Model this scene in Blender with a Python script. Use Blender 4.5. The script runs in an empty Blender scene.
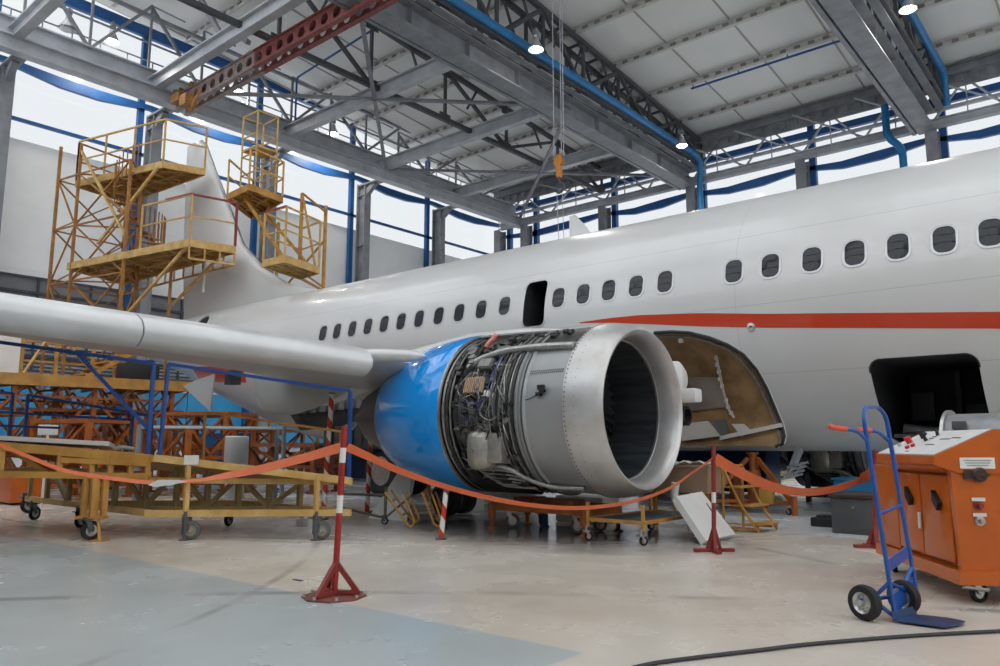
import bpy, bmesh, math, random
from math import pi, sin, cos, radians, sqrt, atan2
from mathutils import Vector as V, Matrix
random.seed(7)
S = bpy.context.scene
COL = S.collection

# ---------------------------------------------------------------- camera
FPX = 763.0
PITCH = math.atan(112 / 763.0)
YAW = math.atan(650 / 771.2)
FH = V((-sin(YAW), cos(YAW), 0)); RT = V((cos(YAW), sin(YAW), 0)); UZ = V((0, 0, 1))
FW = FH * cos(PITCH) + UZ * sin(PITCH); UP = -FH * sin(PITCH) + UZ * cos(PITCH)
EYE = V((0, 0, 1.0))
cd = bpy.data.cameras.new('camera'); cam = bpy.data.objects.new('camera', cd); COL.objects.link(cam)
cd.sensor_width = 36; cd.lens = FPX / 1000 * 36; cd.clip_start = 0.05; cd.clip_end = 500
m = Matrix((RT, UP, -FW)).transposed().to_4x4(); m.translation = EYE
cam.matrix_world = m
S.camera = cam

def _ray(px, py):
    return (FW * FPX + RT * (px - 500) + UP * (333 - py)).normalized()
def on(ax, val, px, py):
    d = _ray(px, py); i = 'XYZ'.index(ax)
    return EYE + d * ((val - EYE[i]) / d[i])
def dep(px, py, dist):
    d = _ray(px, py)
    return EYE + d * (dist / d.dot(FH))

# ---------------------------------------------------------------- materials
MATS = {}
def mat(name, col, rough=.5, metal=0., noise=0., nscale=6., ncol=None, bump=0., bscale=40., coat=0., spec=.5, detail=4, stretch=None):
    if name in MATS: return MATS[name]
    m = bpy.data.materials.new(name); m.use_nodes = True
    nt = m.node_tree; b = nt.nodes['Principled BSDF']
    c = (*col, 1)
    b.inputs['Base Color'].default_value = c
    b.inputs['Roughness'].default_value = rough; b.inputs['Metallic'].default_value = metal
    b.inputs['Specular IOR Level'].default_value = spec
    b.inputs['Coat Weight'].default_value = coat; b.inputs['Coat Roughness'].default_value = .035
    tc = nt.nodes.new('ShaderNodeTexCoord')
    src = tc.outputs['Object']
    if stretch:
        mp = nt.nodes.new('ShaderNodeMapping'); mp.inputs['Scale'].default_value = stretch
        nt.links.new(src, mp.inputs['Vector']); src = mp.outputs['Vector']
    if noise > 0 or ncol:
        n = nt.nodes.new('ShaderNodeTexNoise'); n.inputs['Scale'].default_value = nscale; n.inputs['Detail'].default_value = detail
        n.inputs['Roughness'].default_value = .6
        nt.links.new(src, n.inputs['Vector'])
        r = nt.nodes.new('ShaderNodeValToRGB')
        r.color_ramp.elements[0].position = .35; r.color_ramp.elements[1].position = .68
        d = ncol or tuple(max(0, x * (1 - noise)) for x in col)
        r.color_ramp.elements[0].color = (*d, 1); r.color_ramp.elements[1].color = c
        nt.links.new(n.outputs['Fac'], r.inputs['Fac']); nt.links.new(r.outputs['Color'], b.inputs['Base Color'])
    if bump > 0:
        n2 = nt.nodes.new('ShaderNodeTexNoise'); n2.inputs['Scale'].default_value = bscale
        nt.links.new(src, n2.inputs['Vector'])
        bp = nt.nodes.new('ShaderNodeBump'); bp.inputs['Strength'].default_value = bump; bp.inputs['Distance'].default_value = .01
        nt.links.new(n2.outputs['Fac'], bp.inputs['Height']); nt.links.new(bp.outputs['Normal'], b.inputs['Normal'])
    MATS[name] = m
    return m

STEEL = mat('grey painted steel', (.27, .283, .305), .5, 0, .35, 1.5)
STEELL = mat('light grey painted steel', (.52, .54, .575), .45, 0, .3, 1.2)
STEELD = mat('dark grey steel', (.09, .095, .102), .6, 0, .3, 2)
BLUEST = mat('blue painted steel', (.015, .105, .32), .45, 0, .25, 2)
BLUEPIPE = mat('blue painted pipe', (.018, .19, .46), .35, 0, .2, 2)
REDST = mat('worn red painted steel', (.30, .075, .06), .55, 0, .5, 5, (.16, .05, .05))
YEL = mat('ochre yellow paint', (.56, .30, .06), .5, 0, .4, 3, (.38, .17, .03))
YELP = mat('pale yellow paint', (.64, .43, .16), .5, 0, .3, 4, (.46, .26, .07))
ORG = mat('orange brown paint', (.45, .13, .02), .5, 0, .4, 4, (.26, .065, .012))
ORGB = mat('bright orange paint', (.54, .105, .001), .33, 0, .15, 5, coat=.3)
RUSTP = mat('rusty brown paint', (.28, .09, .025), .6, 0, .5, 5)
PLY = mat('plywood deck', (.52, .28, .085), .65, 0, .35, 3, stretch=(1, 8, 1))
WHITE = mat('white sheet', (.75, .74, .72), .5, 0, .08, 3)
NAVY = mat('navy blue rail paint', (.010, .058, .25), .42, 0, .2, 5)
TRUCKB = mat('hand truck blue paint', (.006, .08, .34), .35, 0, .15, 6, coat=.3)
RED = mat('red paint', (.36, .02, .013), .42, 0, .25, 8)
DRED = mat('dark red paint', (.27, .03, .025), .45, 0, .3, 8)
RUB = mat('black rubber', (.014, .014, .015), .75, 0, .3, 20)
DARK = mat('matt black', (.012, .012, .014), .6)
ZINC = mat('zinc plated steel', (.62, .62, .60), .32, .9, .25, 12)
ALU = mat('bare aluminium', (.60, .61, .62), .34, .85, .25, 4)
TAPE = mat('orange tape', (.74, .15, .045), .45, 0, .12, 10)
GREYB = mat('grey chest paint', (.085, .095, .10), .5, 0, .25, 5)
BROWNL = mat('brown lid', (.06, .035, .03), .5, 0, .3, 5)
CABLE = mat('black cable', (.02, .02, .025), .5)

# ---------------------------------------------------------------- mesh builder
class MB:
    def __init__(s): s.v = []; s.f = []; s.sm = []; s.mi = []
    def add(s, vs, fs, smooth=False, mi=0):
        b = len(s.v); s.v += [V(p) for p in vs]
        for f in fs: s.f.append([b + i for i in f]); s.sm.append(smooth); s.mi.append(mi)
        return s
    def box(s, c, d, M=None, mi=0, bev=0):
        x, y, z = d[0] / 2, d[1] / 2, d[2] / 2
        if bev > 0:
            bm = bmesh.new(); bmesh.ops.create_cube(bm, size=1)
            for q in bm.verts: q.co = V((q.co.x * d[0], q.co.y * d[1], q.co.z * d[2]))
            bmesh.ops.bevel(bm, geom=bm.edges[:], offset=bev, segments=2, affect='EDGES', profile=.6)
            vs = [V(q.co) for q in bm.verts]; bm.verts.index_update()
            fs = [[q.index for q in f.verts] for f in bm.faces]; bm.free()
        else:
            vs = [V((i * x, j * y, k * z)) for i in (-1, 1) for j in (-1, 1) for k in (-1, 1)]
            fs = [(0, 1, 3, 2), (4, 6, 7, 5), (0, 4, 5, 1), (2, 3, 7, 6), (0, 2, 6, 4), (1, 5, 7, 3)]
        c = V(c)
        if M is not None: vs = [M @ (p + c) for p in vs]
        else: vs = [p + c for p in vs]
        return s.add(vs, fs, False, mi)
    def bar(s, a, b, w, h=None, up=(0, 0, 1), mi=0):
        a = V(a); b = V(b); h = h or w; t = (b - a)
        if t.length < 1e-6: return s
        t.normalize(); u = V(up)
        if abs(t.dot(u)) > .98: u = V((1, 0, 0)) if abs(t.x) < .9 else V((0, 1, 0))
        sd = t.cross(u).normalized(); u = sd.cross(t).normalized()
        vs = []
        for p in (a, b):
            for i, j in ((-1, -1), (1, -1), (1, 1), (-1, 1)): vs.append(p + sd * (i * w / 2) + u * (j * h / 2))
        return s.add(vs, [(0, 1, 5, 4), (1, 2, 6, 5), (2, 3, 7, 6), (3, 0, 4, 7), (3, 2, 1, 0), (4, 5, 6, 7)], False, mi)
    def ibeam(s, a, b, h, w, tf=.03, tw=.02, up=(0, 0, 1), mi=0):
        a = V(a); b = V(b); t = (b - a).normalized(); u = V(up)
        if abs(t.dot(u)) > .98: u = V((1, 0, 0))
        sd = t.cross(u).normalized(); u = sd.cross(t).normalized()
        o = u * (h / 2 - tf / 2)
        s.bar(a + o, b + o, w, tf, u, mi); s.bar(a - o, b - o, w, tf, u, mi); s.bar(a, b, tw, h - 2 * tf, u, mi)
        return s
    def tube(s, pts, r, n=8, caps=True, mi=0, closed=False, smooth=True, flat=None):
        pts = [V(p) for p in pts]; k = len(pts)
        rs = r if isinstance(r, (list, tuple)) else [r] * k
        tang = []
        for i in range(k):
            a = pts[i - 1] if (i > 0 or closed) else pts[i]; b = pts[(i + 1) % k] if (i < k - 1 or closed) else pts[i]
            t = b - a
            tang.append(t.normalized() if t.length > 1e-9 else V((0, 0, 1)))
        t0 = tang[0]; ref = V((0, 0, 1)) if abs(t0.z) < .9 else V((1, 0, 0))
        nrm = (ref - t0 * ref.dot(t0)).normalized(); vs = []
        for i in range(k):
            t = tang[i]; nrm = (nrm - t * nrm.dot(t))
            nrm = nrm.normalized() if nrm.length > 1e-6 else t.orthogonal().normalized()
            bi = t.cross(nrm)
            for j in range(n):
                a = 2 * pi * j / n
                vs.append(pts[i] + (nrm * cos(a) + bi * sin(a)) * rs[i])
        fs = []
        for i in range(k if closed else k - 1):
            for j in range(n):
                a = i * n + j; b = i * n + (j + 1) % n; c = ((i + 1) % k) * n + (j + 1) % n; d = ((i + 1) % k) * n + j
                fs.append((a, d, c, b))
        s.add(vs, fs, smooth, mi)
        if caps and not closed:
            s.add(vs[:n], [list(range(n))], False, mi); s.add(vs[-n:], [list(range(n))[::-1]], False, mi)
        return s
    def lathe(s, prof, o=(0, 0, 0), ax='X', n=48, mi=0, smooth=True, a0=0, a1=2 * pi, closed=False):
        """prof: (along, radius) pairs; ring angle 0 points up"""
        o = V(o); full = abs(a1 - a0 - 2 * pi) < 1e-6; m_ = n if full else n + 1; vs = []
        for (x, r) in prof:
            for j in range(m_):
                a = a0 + (a1 - a0) * j / n
                if ax == 'X': p = V((x, r * sin(a), r * cos(a)))
                elif ax == 'Y': p = V((r * sin(a), x, r * cos(a)))
                else: p = V((r * cos(a), r * sin(a), x))
                vs.append(o + p)
        fs = []; k = len(prof)
        for i in range(k if closed else k - 1):
            i2 = (i + 1) % k
            for j in range(n):
                j2 = (j + 1) % m_
                fs.append((i * m_ + j, i * m_ + j2, i2 * m_ + j2, i2 * m_ + j))
        return s.add(vs, fs, smooth, mi)
    def loft(s, secs, closed=True, caps=True, smooth=True, mi=0):
        n = len(secs[0]); vs = [p for q in secs for p in q]; fs = []
        for i in range(len(secs) - 1):
            for j in range(n if closed else n - 1):
                j2 = (j + 1) % n
                fs.append((i * n + j, i * n + j2, (i + 1) * n + j2, (i + 1) * n + j))
        s.add(vs, fs, smooth, mi)
        if caps and closed:
            s.add(secs[0], [list(range(n))[::-1]], False, mi); s.add(secs[-1], [list(range(n))], False, mi)
        return s
    def prism(s, poly, off, mi=0):
        """poly: 3-D polygon; off: extrusion vector"""
        n = len(poly); a = [V(p) for p in poly]; b = [p + V(off) for p in a]
        fs = [list(range(n))[::-1], list(range(n, 2 * n))] + [(j, (j + 1) % n, n + (j + 1) % n, n + j) for j in range(n)]
        return s.add(a + b, fs, False, mi)
    def xf(s, M):
        s.v = [M @ p for p in s.v]; return s
    def build(s, name, mats, parent=None, fixn=True, label=None):
        me = bpy.data.meshes.new(name); off = V((0, 0, 0)); p = parent
        while p is not None: off += V(p.location); p = p.parent
        me.from_pydata([q - off for q in s.v], [], s.f)
        for mm in (mats if isinstance(mats, (list, tuple)) else [mats]): me.materials.append(mm)
        me.polygons.foreach_set('use_smooth', s.sm); me.polygons.foreach_set('material_index', s.mi)
        me.update()
        if fixn:
            bm = bmesh.new(); bm.from_mesh(me)
            bmesh.ops.remove_doubles(bm, verts=bm.verts, dist=1e-5) if len(s.v) < 60000 else None
            bmesh.ops.recalc_face_normals(bm, faces=bm.faces); bm.to_mesh(me); bm.free()
        try: me.set_sharp_from_angle(angle=radians(38))
        except Exception: pass
        o = bpy.data.objects.new(name, me); COL.objects.link(o)
        if parent: o.parent = parent
        if label: o['label'] = label
        return o

def tag(o, label, cat, group=None, kind=None):
    o['label'] = label; o['category'] = cat
    if group: o['group'] = group
    if kind: o['kind'] = kind
    return o
def thing(name, label, cat, loc=(0, 0, 0), group=None):
    o = bpy.data.objects.new(name, None); COL.objects.link(o); o.location = loc
    o.empty_display_size = .1
    return tag(o, label, cat, group)
def sub(name, parent, loc=None):
    """Empty part at a world place"""
    o = bpy.data.objects.new(name, None); COL.objects.link(o); o.parent = parent
    off = V((0, 0, 0)); p = parent
    while p is not None: off += V(p.location); p = p.parent
    o.location = (V(loc) - off) if loc is not None else (0, 0, 0)
    return o
def struct(o): o['kind'] = 'structure'; return o
def copy_tree(o, parent=None, loc=None):
    c = o.copy(); COL.objects.link(c); c.parent = parent
    if loc is not None: c.location = loc
    for ch in list(o.children): copy_tree(ch, c)
    return c
def lerp(a, b, t): return V(a) + (V(b) - V(a)) * t
def fillet(pts, rad, n=5):
    pts = [V(p) for p in pts]; out = [pts[0]]
    for i in range(1, len(pts) - 1):
        p = pts[i]; a = (pts[i - 1] - p); b = (pts[i + 1] - p)
        d = min(rad, a.length * .48, b.length * .48); A = p + a.normalized() * d; B = p + b.normalized() * d
        for k in range(n + 1):
            t = k / n; out.append(A * (1 - t) ** 2 + p * (2 * t * (1 - t)) + B * t ** 2)
    out.append(pts[-1]); return out
def interp(tab, x):
    if x <= tab[0][0]: return tab[0][1]
    for (a, b), (c, d) in zip(tab, tab[1:]):
        if x <= c: return b + (d - b) * (x - a) / (c - a)
    return tab[-1][1]
def smooth_pts(pts, n=6):
    """Catmull-Rom through pts"""
    P = [V(p) for p in pts]; P = [P[0] * 2 - P[1]] + P + [P[-1] * 2 - P[-2]]; out = []
    for i in range(1, len(P) - 2):
        for k in range(n):
            t = k / n; a, b, c, d = P[i - 1:i + 3]
            out.append(.5 * (2 * b + (c - a) * t + (2 * a - 5 * b + 4 * c - d) * t * t + (3 * b - a - 3 * c + d) * t ** 3))
    out.append(P[-2]); return out
def rrect(w, h, r, n=5):
    out = []
    for cx, cy, a0 in ((w / 2 - r, h / 2 - r, 0), (-w / 2 + r, h / 2 - r, pi / 2), (-w / 2 + r, -h / 2 + r, pi), (w / 2 - r, -h / 2 + r, 1.5 * pi)):
        for k in range(n + 1):
            a = a0 + pi / 2 * k / n; out.append((cx + r * cos(a), cy + r * sin(a)))
    return out

def caster(parent, p, r=.07, yaw=0., fork=ZINC, tyre=RUB, hub=ZINC, top=None, w=.035):
    """swivel caster whose tyre touches the floor at p"""
    p = V(p); R = Matrix.Rotation(yaw, 3, 'Z'); T = lambda x, y, z: p + R @ V((x, y, z))
    top = top or r * 2.6
    f = MB()
    for sgn in (-1, 1): f.bar(T(0, sgn * w * .75, r), T(-r * .55, sgn * w * .75, r * 2.15), .008, r * .55, R @ V((1, 0, 0)))
    f.box((0, 0, 0), (r * 1.4, w * 1.8, .012), Matrix.Translation(T(-r * .55, 0, r * 2.18)) @ R.to_4x4())
    f.tube([T(-r * .55, 0, r * 2.18), T(-r * .55, 0, top)], r * .32, 10)
    f.tube([T(0, -w * .95, r), T(0, w * .95, r)], .012, 8)
    c = f.build('caster', fork, parent)
    wh = MB(); wh.lathe([(-w / 2, r * .62), (-w / 2, r * .9), (-w * .3, r), (w * .3, r), (w / 2, r * .9), (w / 2, r * .62)], (0, 0, 0), 'Y', 24, 0)
    wh.lathe([(-w * .42, .0), (-w * .42, r * .3), (-w * .3, r * .33), (-w * .3, r * .62), (w * .3, r * .62), (w * .3, r * .33), (w * .42, r * .3), (w * .42, 0)], (0, 0, 0), 'Y', 20, 1)
    wh.xf(Matrix.Translation(T(0, 0, r)) @ R.to_4x4())
    wh.build('wheel', [tyre, hub], c)
    return c
# ================================================================ HANGAR
XR, YF = -33.0, 39.3
def roofz(y): return 18.3 + .08 * (38.7 - y)

# ---- world: overcast daylight
w = bpy.data.worlds.new('overcast sky'); S.world = w; w.use_nodes = True
bg = w.node_tree.nodes['Background']; bg.inputs[0].default_value = (.93, .97, 1.0, 1); bg.inputs[1].default_value = 2.6

# ---- floor
def floor_mat():
    m = bpy.data.materials.new('polished concrete'); m.use_nodes = True; nt = m.node_tree; N = nt.nodes; L = nt.links
    b = N['Principled BSDF']; tc = N.new('ShaderNodeTexCoord'); sx = N.new('ShaderNodeSeparateXYZ'); L.new(tc.outputs['Object'], sx.inputs[0])
    def noise(sc, det=5, src=None, rough=.6):
        n = N.new('ShaderNodeTexNoise'); n.inputs['Scale'].default_value = sc; n.inputs['Detail'].default_value = det; n.inputs['Roughness'].default_value = rough
        L.new(src or tc.outputs['Object'], n.inputs['Vector']); return n.outputs['Fac']
    def math_(op, a, b_=None, c=None):
        n = N.new('ShaderNodeMath'); n.operation = op
        for i, q in enumerate((a, b_, c)):
            if q is None: continue
            if isinstance(q, (int, float)): n.inputs[i].default_value = q
            else: L.new(q, n.inputs[i])
        return n.outputs[0]
    def mix(f, a, b_):
        n = N.new('ShaderNodeMix'); n.data_type = 'RGBA'
        L.new(f, n.inputs[0]) if not isinstance(f, float) else setattr(n.inputs[0], 'default_value', f)
        for i, q in ((6, a), (7, b_)):
            if isinstance(q, tuple): n.inputs[i].default_value = (*q, 1)
            else: L.new(q, n.inputs[i])
        return n.outputs[2]
    def ramp(f, lo, hi):
        n = N.new('ShaderNodeMapRange'); n.inputs[1].default_value = lo; n.inputs[2].default_value = hi; L.new(f, n.inputs[0]); return n.outputs[0]
    big = ramp(noise(.35, 4), .3, .7); mid = ramp(noise(1.4, 5, None, .5), .25, .75); fine = ramp(noise(14, 4), .3, .7)
    c = mix(big, (.47, .405, .325), (.69, .645, .575))
    c = mix(math_('MULTIPLY', mid, .22), c, (.58, .51, .45))
    c = mix(math_('MULTIPLY', fine, .07), c, (.82, .80, .77))
    # painted grey-green area
    wob = math_('MULTIPLY', math_('SUBTRACT', noise(3, 4), .5), .05)
    e1 = ramp(math_('ADD', math_('SUBTRACT', sx.outputs[1], 3.24), wob), .015, -.015)
    e2 = ramp(math_('ADD', math_('SUBTRACT', sx.outputs[0], -2.2), wob), .015, -.015)
    zone = math_('MULTIPLY', e1, e2)
    teal = mix(big, (.345, .395, .402), (.43, .475, .48)); teal = mix(math_('MULTIPLY', mid, .25), teal, (.40, .43, .43))
    c = mix(math_('MULTIPLY', zone, .93), c, teal)
    # the bay behind the barrier is painted cool grey too
    e3 = ramp(math_('ADD', math_('SUBTRACT', sx.outputs[1], 9.0), math_('MULTIPLY', wob, 3)), -.06, .06)
    c = mix(math_('MULTIPLY', e3, .8), c, (.64, .67, .69))
    # oil stain below the engine, darkened further to paint in the shade there
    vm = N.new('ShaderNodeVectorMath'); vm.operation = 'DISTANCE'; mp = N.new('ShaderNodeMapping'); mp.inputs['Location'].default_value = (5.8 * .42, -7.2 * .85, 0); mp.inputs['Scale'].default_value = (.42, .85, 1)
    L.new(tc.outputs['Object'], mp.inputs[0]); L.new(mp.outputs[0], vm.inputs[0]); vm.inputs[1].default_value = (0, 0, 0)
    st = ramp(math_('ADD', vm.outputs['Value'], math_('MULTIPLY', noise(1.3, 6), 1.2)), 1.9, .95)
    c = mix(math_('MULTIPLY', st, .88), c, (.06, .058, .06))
    # tyre scuffs: thin dark arcs
    def scuff(cx, cy, rad, wd, amt):
        nonlocal c
        v = N.new('ShaderNodeVectorMath'); v.operation = 'DISTANCE'; L.new(tc.outputs['Object'], v.inputs[0]); v.inputs[1].default_value = (cx, cy, 0)
        d = math_('ABSOLUTE', math_('SUBTRACT', v.outputs['Value'], rad))
        f = math_('MULTIPLY', math_('MULTIPLY', ramp(d, wd, wd * .3), ramp(noise(.9, 3), .42, .6)), amt); c = mix(f, c, (.10, .09, .085))
    scuff(-12, 14, 10.2, .06, .55); scuff(-12, 14, 10.45, .05, .4); scuff(4, -6, 12.6, .09, .5); scuff(-14, -4, 11.6, .05, .4); scuff(3, 16, 10.4, .07, .45)
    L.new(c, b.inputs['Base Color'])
    r = math_('ADD', math_('MULTIPLY', mid, .14), .19); r = math_('SUBTRACT', r, math_('MULTIPLY', st, .08)); L.new(r, b.inputs['Roughness'])
    b.inputs['Specular IOR Level'].default_value = .5
    bp = N.new('ShaderNodeBump'); bp.inputs['Strength'].default_value = .02; bp.inputs['Distance'].default_value = .01; L.new(noise(9, 5), bp.inputs['Height']); L.new(bp.outputs[0], b.inputs['Normal'])
    return m
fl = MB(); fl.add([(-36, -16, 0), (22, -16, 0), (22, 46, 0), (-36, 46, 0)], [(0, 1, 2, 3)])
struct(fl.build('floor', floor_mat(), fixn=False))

# ---- glazing material: thin tinted panes that daylight passes through
def pane_mat(tint=.355, nm='daylit glazing'):
    m = bpy.data.materials.new(nm); m.use_nodes = True; nt = m.node_tree; nt.nodes.clear()
    o = nt.nodes.new('ShaderNodeOutputMaterial'); t = nt.nodes.new('ShaderNodeBsdfTransparent'); g = nt.nodes.new('ShaderNodeBsdfGlossy'); x = nt.nodes.new('ShaderNodeMixShader')
    t.inputs[0].default_value = (tint, tint, tint * 1.005, 1); g.inputs['Roughness'].default_value = .1; x.inputs[0].default_value = .04
    nt.links.new(t.outputs[0], x.inputs[1]); nt.links.new(g.outputs[0], x.inputs[2]); nt.links.new(x.outputs[0], o.inputs[0]); return m
PANE = pane_mat(); CLEAR = pane_mat(.85, 'clear unseen glazing')
WALL = mat('painted wall panels', (.88, .88, .87), .6, 0, .08, .5)
def seam_wall():
    m = WALL.copy(); return m
def panel_wall(axis, at, a0, a1, z0, z1, name, step=6.0, t=.2, mm=None):
    b = MB()
    k = max(1, round((a1 - a0) / step)); zs = max(1, round((z1 - z0) / 2.4))
    for i in range(k):
        for j in range(zs):
            u0 = a0 + (a1 - a0) * i / k; u1 = a0 + (a1 - a0) * (i + 1) / k; h0 = z0 + (z1 - z0) * j / zs; h1 = z0 + (z1 - z0) * (j + 1) / zs
            g = .006
            c = ((u0 + u1) / 2, (h0 + h1) / 2); d = (u1 - u0 - g, h1 - h0 - g)
            if axis == 'X': b.box((at, c[0], c[1]), (t, d[0], d[1]))
            else: b.box((c[0], at, c[1]), (d[0], t, d[1]))
    return struct(b.build(name, mm or WALL, fixn=False))
panel_wall('X', XR - .7, -16, YF + .3, 0, 13.15, 'wall_rear')
panel_wall('Y', YF + .5, XR - .6, 22, 0, 3.0, 'wall_far')
g = MB(); g.add([(XR - .7, -16, 13.15), (XR - .7, YF + .6, 13.15), (XR - .7, YF + .6, 20.2), (XR - .7, -16, 22.9)], [(0, 1, 2, 3)]); struct(g.build('window_1', PANE, fixn=False))
g = MB(); g.add([(XR - .7, YF + .5, 3), (22, YF + .5, 3), (22, YF + .5, 18.4), (XR - .7, YF + .5, 18.4)], [(0, 1, 2, 3)]); struct(g.build('window_2', PANE, fixn=False))
panel_wall('Y', -7.0, XR - .6, 22, 0, 9.4, 'wall_near', mm=mat('dark grey door leaves', (.34, .35, .365), .6, 0, .15, .6))
panel_wall('X', 22.1, -7, YF + .6, 0, 7.0, 'wall_side')
g = MB(); g.add([(22.1, -7, 7), (22.1, YF + .6, 7), (22.1, YF + .6, 18.3), (22.1, -7, 21.9)], [(0, 1, 2, 3)]); struct(g.build('window_5', CLEAR, fixn=False))
# near side of the hangar, behind the camera: door leaves below, glazing above
g = MB(); g.add([(XR - .7, -7, 9.5), (22, -7, 9.5), (22, -7, 21.7), (XR - .7, -7, 21.7)], [(0, 1, 2, 3)]); struct(g.build('window_3', CLEAR, fixn=False))
nm = MB()
for i in range(19): nm.bar((XR + 3 * i, -6.9, 9.5), (XR + 3 * i, -6.9, 21.7), .25, .2)
for z in (9.5, 12.5, 15.6, 18.7, 21.7): nm.bar((XR - .6, -6.9, z), (22, -6.9, z), .2, .3)
struct(nm.build('trim_1', STEELL))

# ---- roof
ROOFM = mat('off white roof panels', (.86, .855, .82), .6, 0, .10, .35, stretch=(1, .3, 1))
r = MB()
for y0, y1 in ((-7.2, -1.5), (11.0, YF + .6)): r.prism([(XR - .8, y0, roofz(y0)), (XR - .8, y1, roofz(y1)), (22, y1, roofz(y1)), (22, y0, roofz(y0))], (0, 0, .25))
struct(r.build('ceiling', ROOFM))
r = MB(); r.add([(XR - .8, -1.5, roofz(-1.5)), (XR - .8, 11, roofz(11)), (22, 11, roofz(11)), (22, -1.5, roofz(-1.5))], [(0, 1, 2, 3)]); struct(r.build('added_rooflight', CLEAR, fixn=False))  # unseen rooflight strip, added to brighten the floor from above
r = MB()
for i in range(28): r.bar((XR + 2 * i, -1.5, roofz(-1.5)), (XR + 2 * i, 11, roofz(11)), .14, .2)
for y_ in (1.6, 4.75, 7.9): r.bar((XR, y_, roofz(y_)), (22, y_, roofz(y_)), .14, .2)
struct(r.build('added_rooflight_bars', STEELL))
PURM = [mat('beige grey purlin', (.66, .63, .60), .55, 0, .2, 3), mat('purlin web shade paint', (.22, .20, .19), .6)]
k = 0; y = 36.25
while y > 12:
    z = roofz(y) - .02; p = MB()
    p.bar((XR, y, z - .03), (14, y, z - .03), .14, .05); p.bar((XR, y, z - .30), (14, y, z - .30), .16, .04)
    p.bar((XR, y + .03, z - .2), (14, y + .03, z - .2), .012, .2)
    x = XR + .3
    while x < 12:
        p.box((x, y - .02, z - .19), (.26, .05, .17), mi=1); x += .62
    struct(p.build('purlin', PURM, fixn=False)); y -= 3.35
j = MB(); x = -33 + .3
SEAM = mat('roof batten', (.40, .39, .36), .6)
for i in range(17):
    x = -33.05 + 3 * i; j.bar((x, 10, roofz(10) - .02), (x, YF, roofz(YF) - .02), .07, .05)
struct(j.build('trim_2', SEAM))

# ---- columns
for i, y in enumerate([8.95, 14.8, 20.75, 26.8, 32.8]):
    c = MB(); c.ibeam((XR + .35, y, 0), (XR + .35, y, 15.6), .7, .45, .05, .05, (1, 0, 0))
    for z in (3, 6, 9, 12, 14.9): c.box((XR + .35, y, z), (.6, .4, .03))
    c.bar((XR + .35, y, 14.8), (XR + 1.3, y, 15.5), .25, .3); c.box((XR + .9, y, 15.5), (1.6, .5, .08))
    struct(c.build('column', STEEL))
    c = MB(); c.bar((XR - .35, y - .34, 0), (XR - .35, y - .34, 19.4), .26, .22, (1, 0, 0)); struct(c.build('wall_post', BLUEST))
for i, x in enumerate([-32.7, -30.4, -24.3, -18.45, -12.35, -6.4, -.4, 5.6, 11.6]):
    c = MB(); c.ibeam((x, YF - .5, 0), (x, YF - .5, 15.5), .7, .5, .05, .05, (0, 1, 0))
    for z in (4, 8, 12, 14.9): c.box((x, YF - .5, z), (.45, .6, .03))
    struct(c.build('column', STEEL))
    c = MB(); c.bar((x + .35, YF + .15, 0), (x + .35, YF + .15, 17.6), .3, .32); struct(c.build('wall_post', BLUEST))

# ---- wall girders
b = MB()  # rear wall blue rails
ys = [2.9, 8.95, 14.8, 20.75, 26.8, 32.8, YF]
for a, c in zip(ys, ys[1:]):
    mdl = (a + c) / 2
    b.loft([[(XR - .35, yy, zt - h / 2), (XR - .15, yy, zt - h / 2), (XR - .15, yy, zt + h / 2), (XR - .35, yy, zt + h / 2)] for yy, zt, h in ((a, 16.1, .22), (mdl - .8, 15.9, .42), (mdl + .8, 15.9, .42), (c, 16.1, .22))], smooth=False)
b.bar((XR - .3, -12, 19.75), (XR - .3, YF, 19.55), .2, .5); b.bar((XR - .3, -12, 17.35), (XR - .3, YF, 17.35), .2, .36)
b.bar((XR - .3, -12, 13.85), (XR - .3, YF, 13.85), .12, .14)
struct(b.build('wall_girder', BLUEST))
b = MB(); xs = [-32.7, -24.3, -18.45, -12.35, -6.4, -.4, 5.6, 11.6]
for a, c in zip(xs, xs[1:]):
    mdl = (a + c) / 2; L_ = (c - a)
    b.loft([[(xx, YF + .2, zt - h / 2), (xx, YF, zt - h / 2), (xx, YF, zt + h / 2), (xx, YF + .2, zt + h / 2)] for xx, zt, h in ((a, 15.2, .2), (a + L_ * .3, 15.0, .38), (a + L_ * .62, 15.08, .48), (c, 15.3, .22))], smooth=False)
b.bar((XR, YF - .1, 16.95), (14, YF - .1, 16.95), .25, .34)
struct(b.build('wall_girder', BLUEST))
b = MB()
b.ibeam((XR + .4, YF - .55, 15.75), (14, YF - .55, 15.75), .42, .35, .05, .03); b.bar((XR, YF - .5, 16.4), (14, YF - .5, 16.4), .16, .16)
x = -32.7
for a, c in zip(xs, xs[1:]):
    n = 2
    for q in range(n):
        u = a + (c - a) * q / n; v = a + (c - a) * (q + 1) / n; mid = (u + v) / 2
        b.bar((u, YF - .5, 15.8), (mid, YF - .5, 17.6), .09); b.bar((mid, YF - .5, 17.6), (v, YF - .5, 15.8), .09); b.bar((mid, YF - .5, 15.8), (mid, YF - .5, 17.6), .05)
        b.bar((u, YF - 1.6, 17.6), (v, YF - .5, 16.0), .07)
struct(b.build('lattice_girder', STEELL))
b = MB(); b.ibeam((XR, YF - .8, 18.0), (14, YF - .8, 18.0), .5, .4, .06, .04); b.bar((XR, YF - .6, 17.35), (14, YF - .6, 17.35), .18, .22)
x = XR
b.bar((XR, YF - .62, 17.6), (14, YF - .62, 17.6), .05, .4)
while x < 12: b.box((x, YF - .7, 17.6), (.3, .1, .35)); x += .62
struct(b.build('eave_beam', STEEL))

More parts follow.
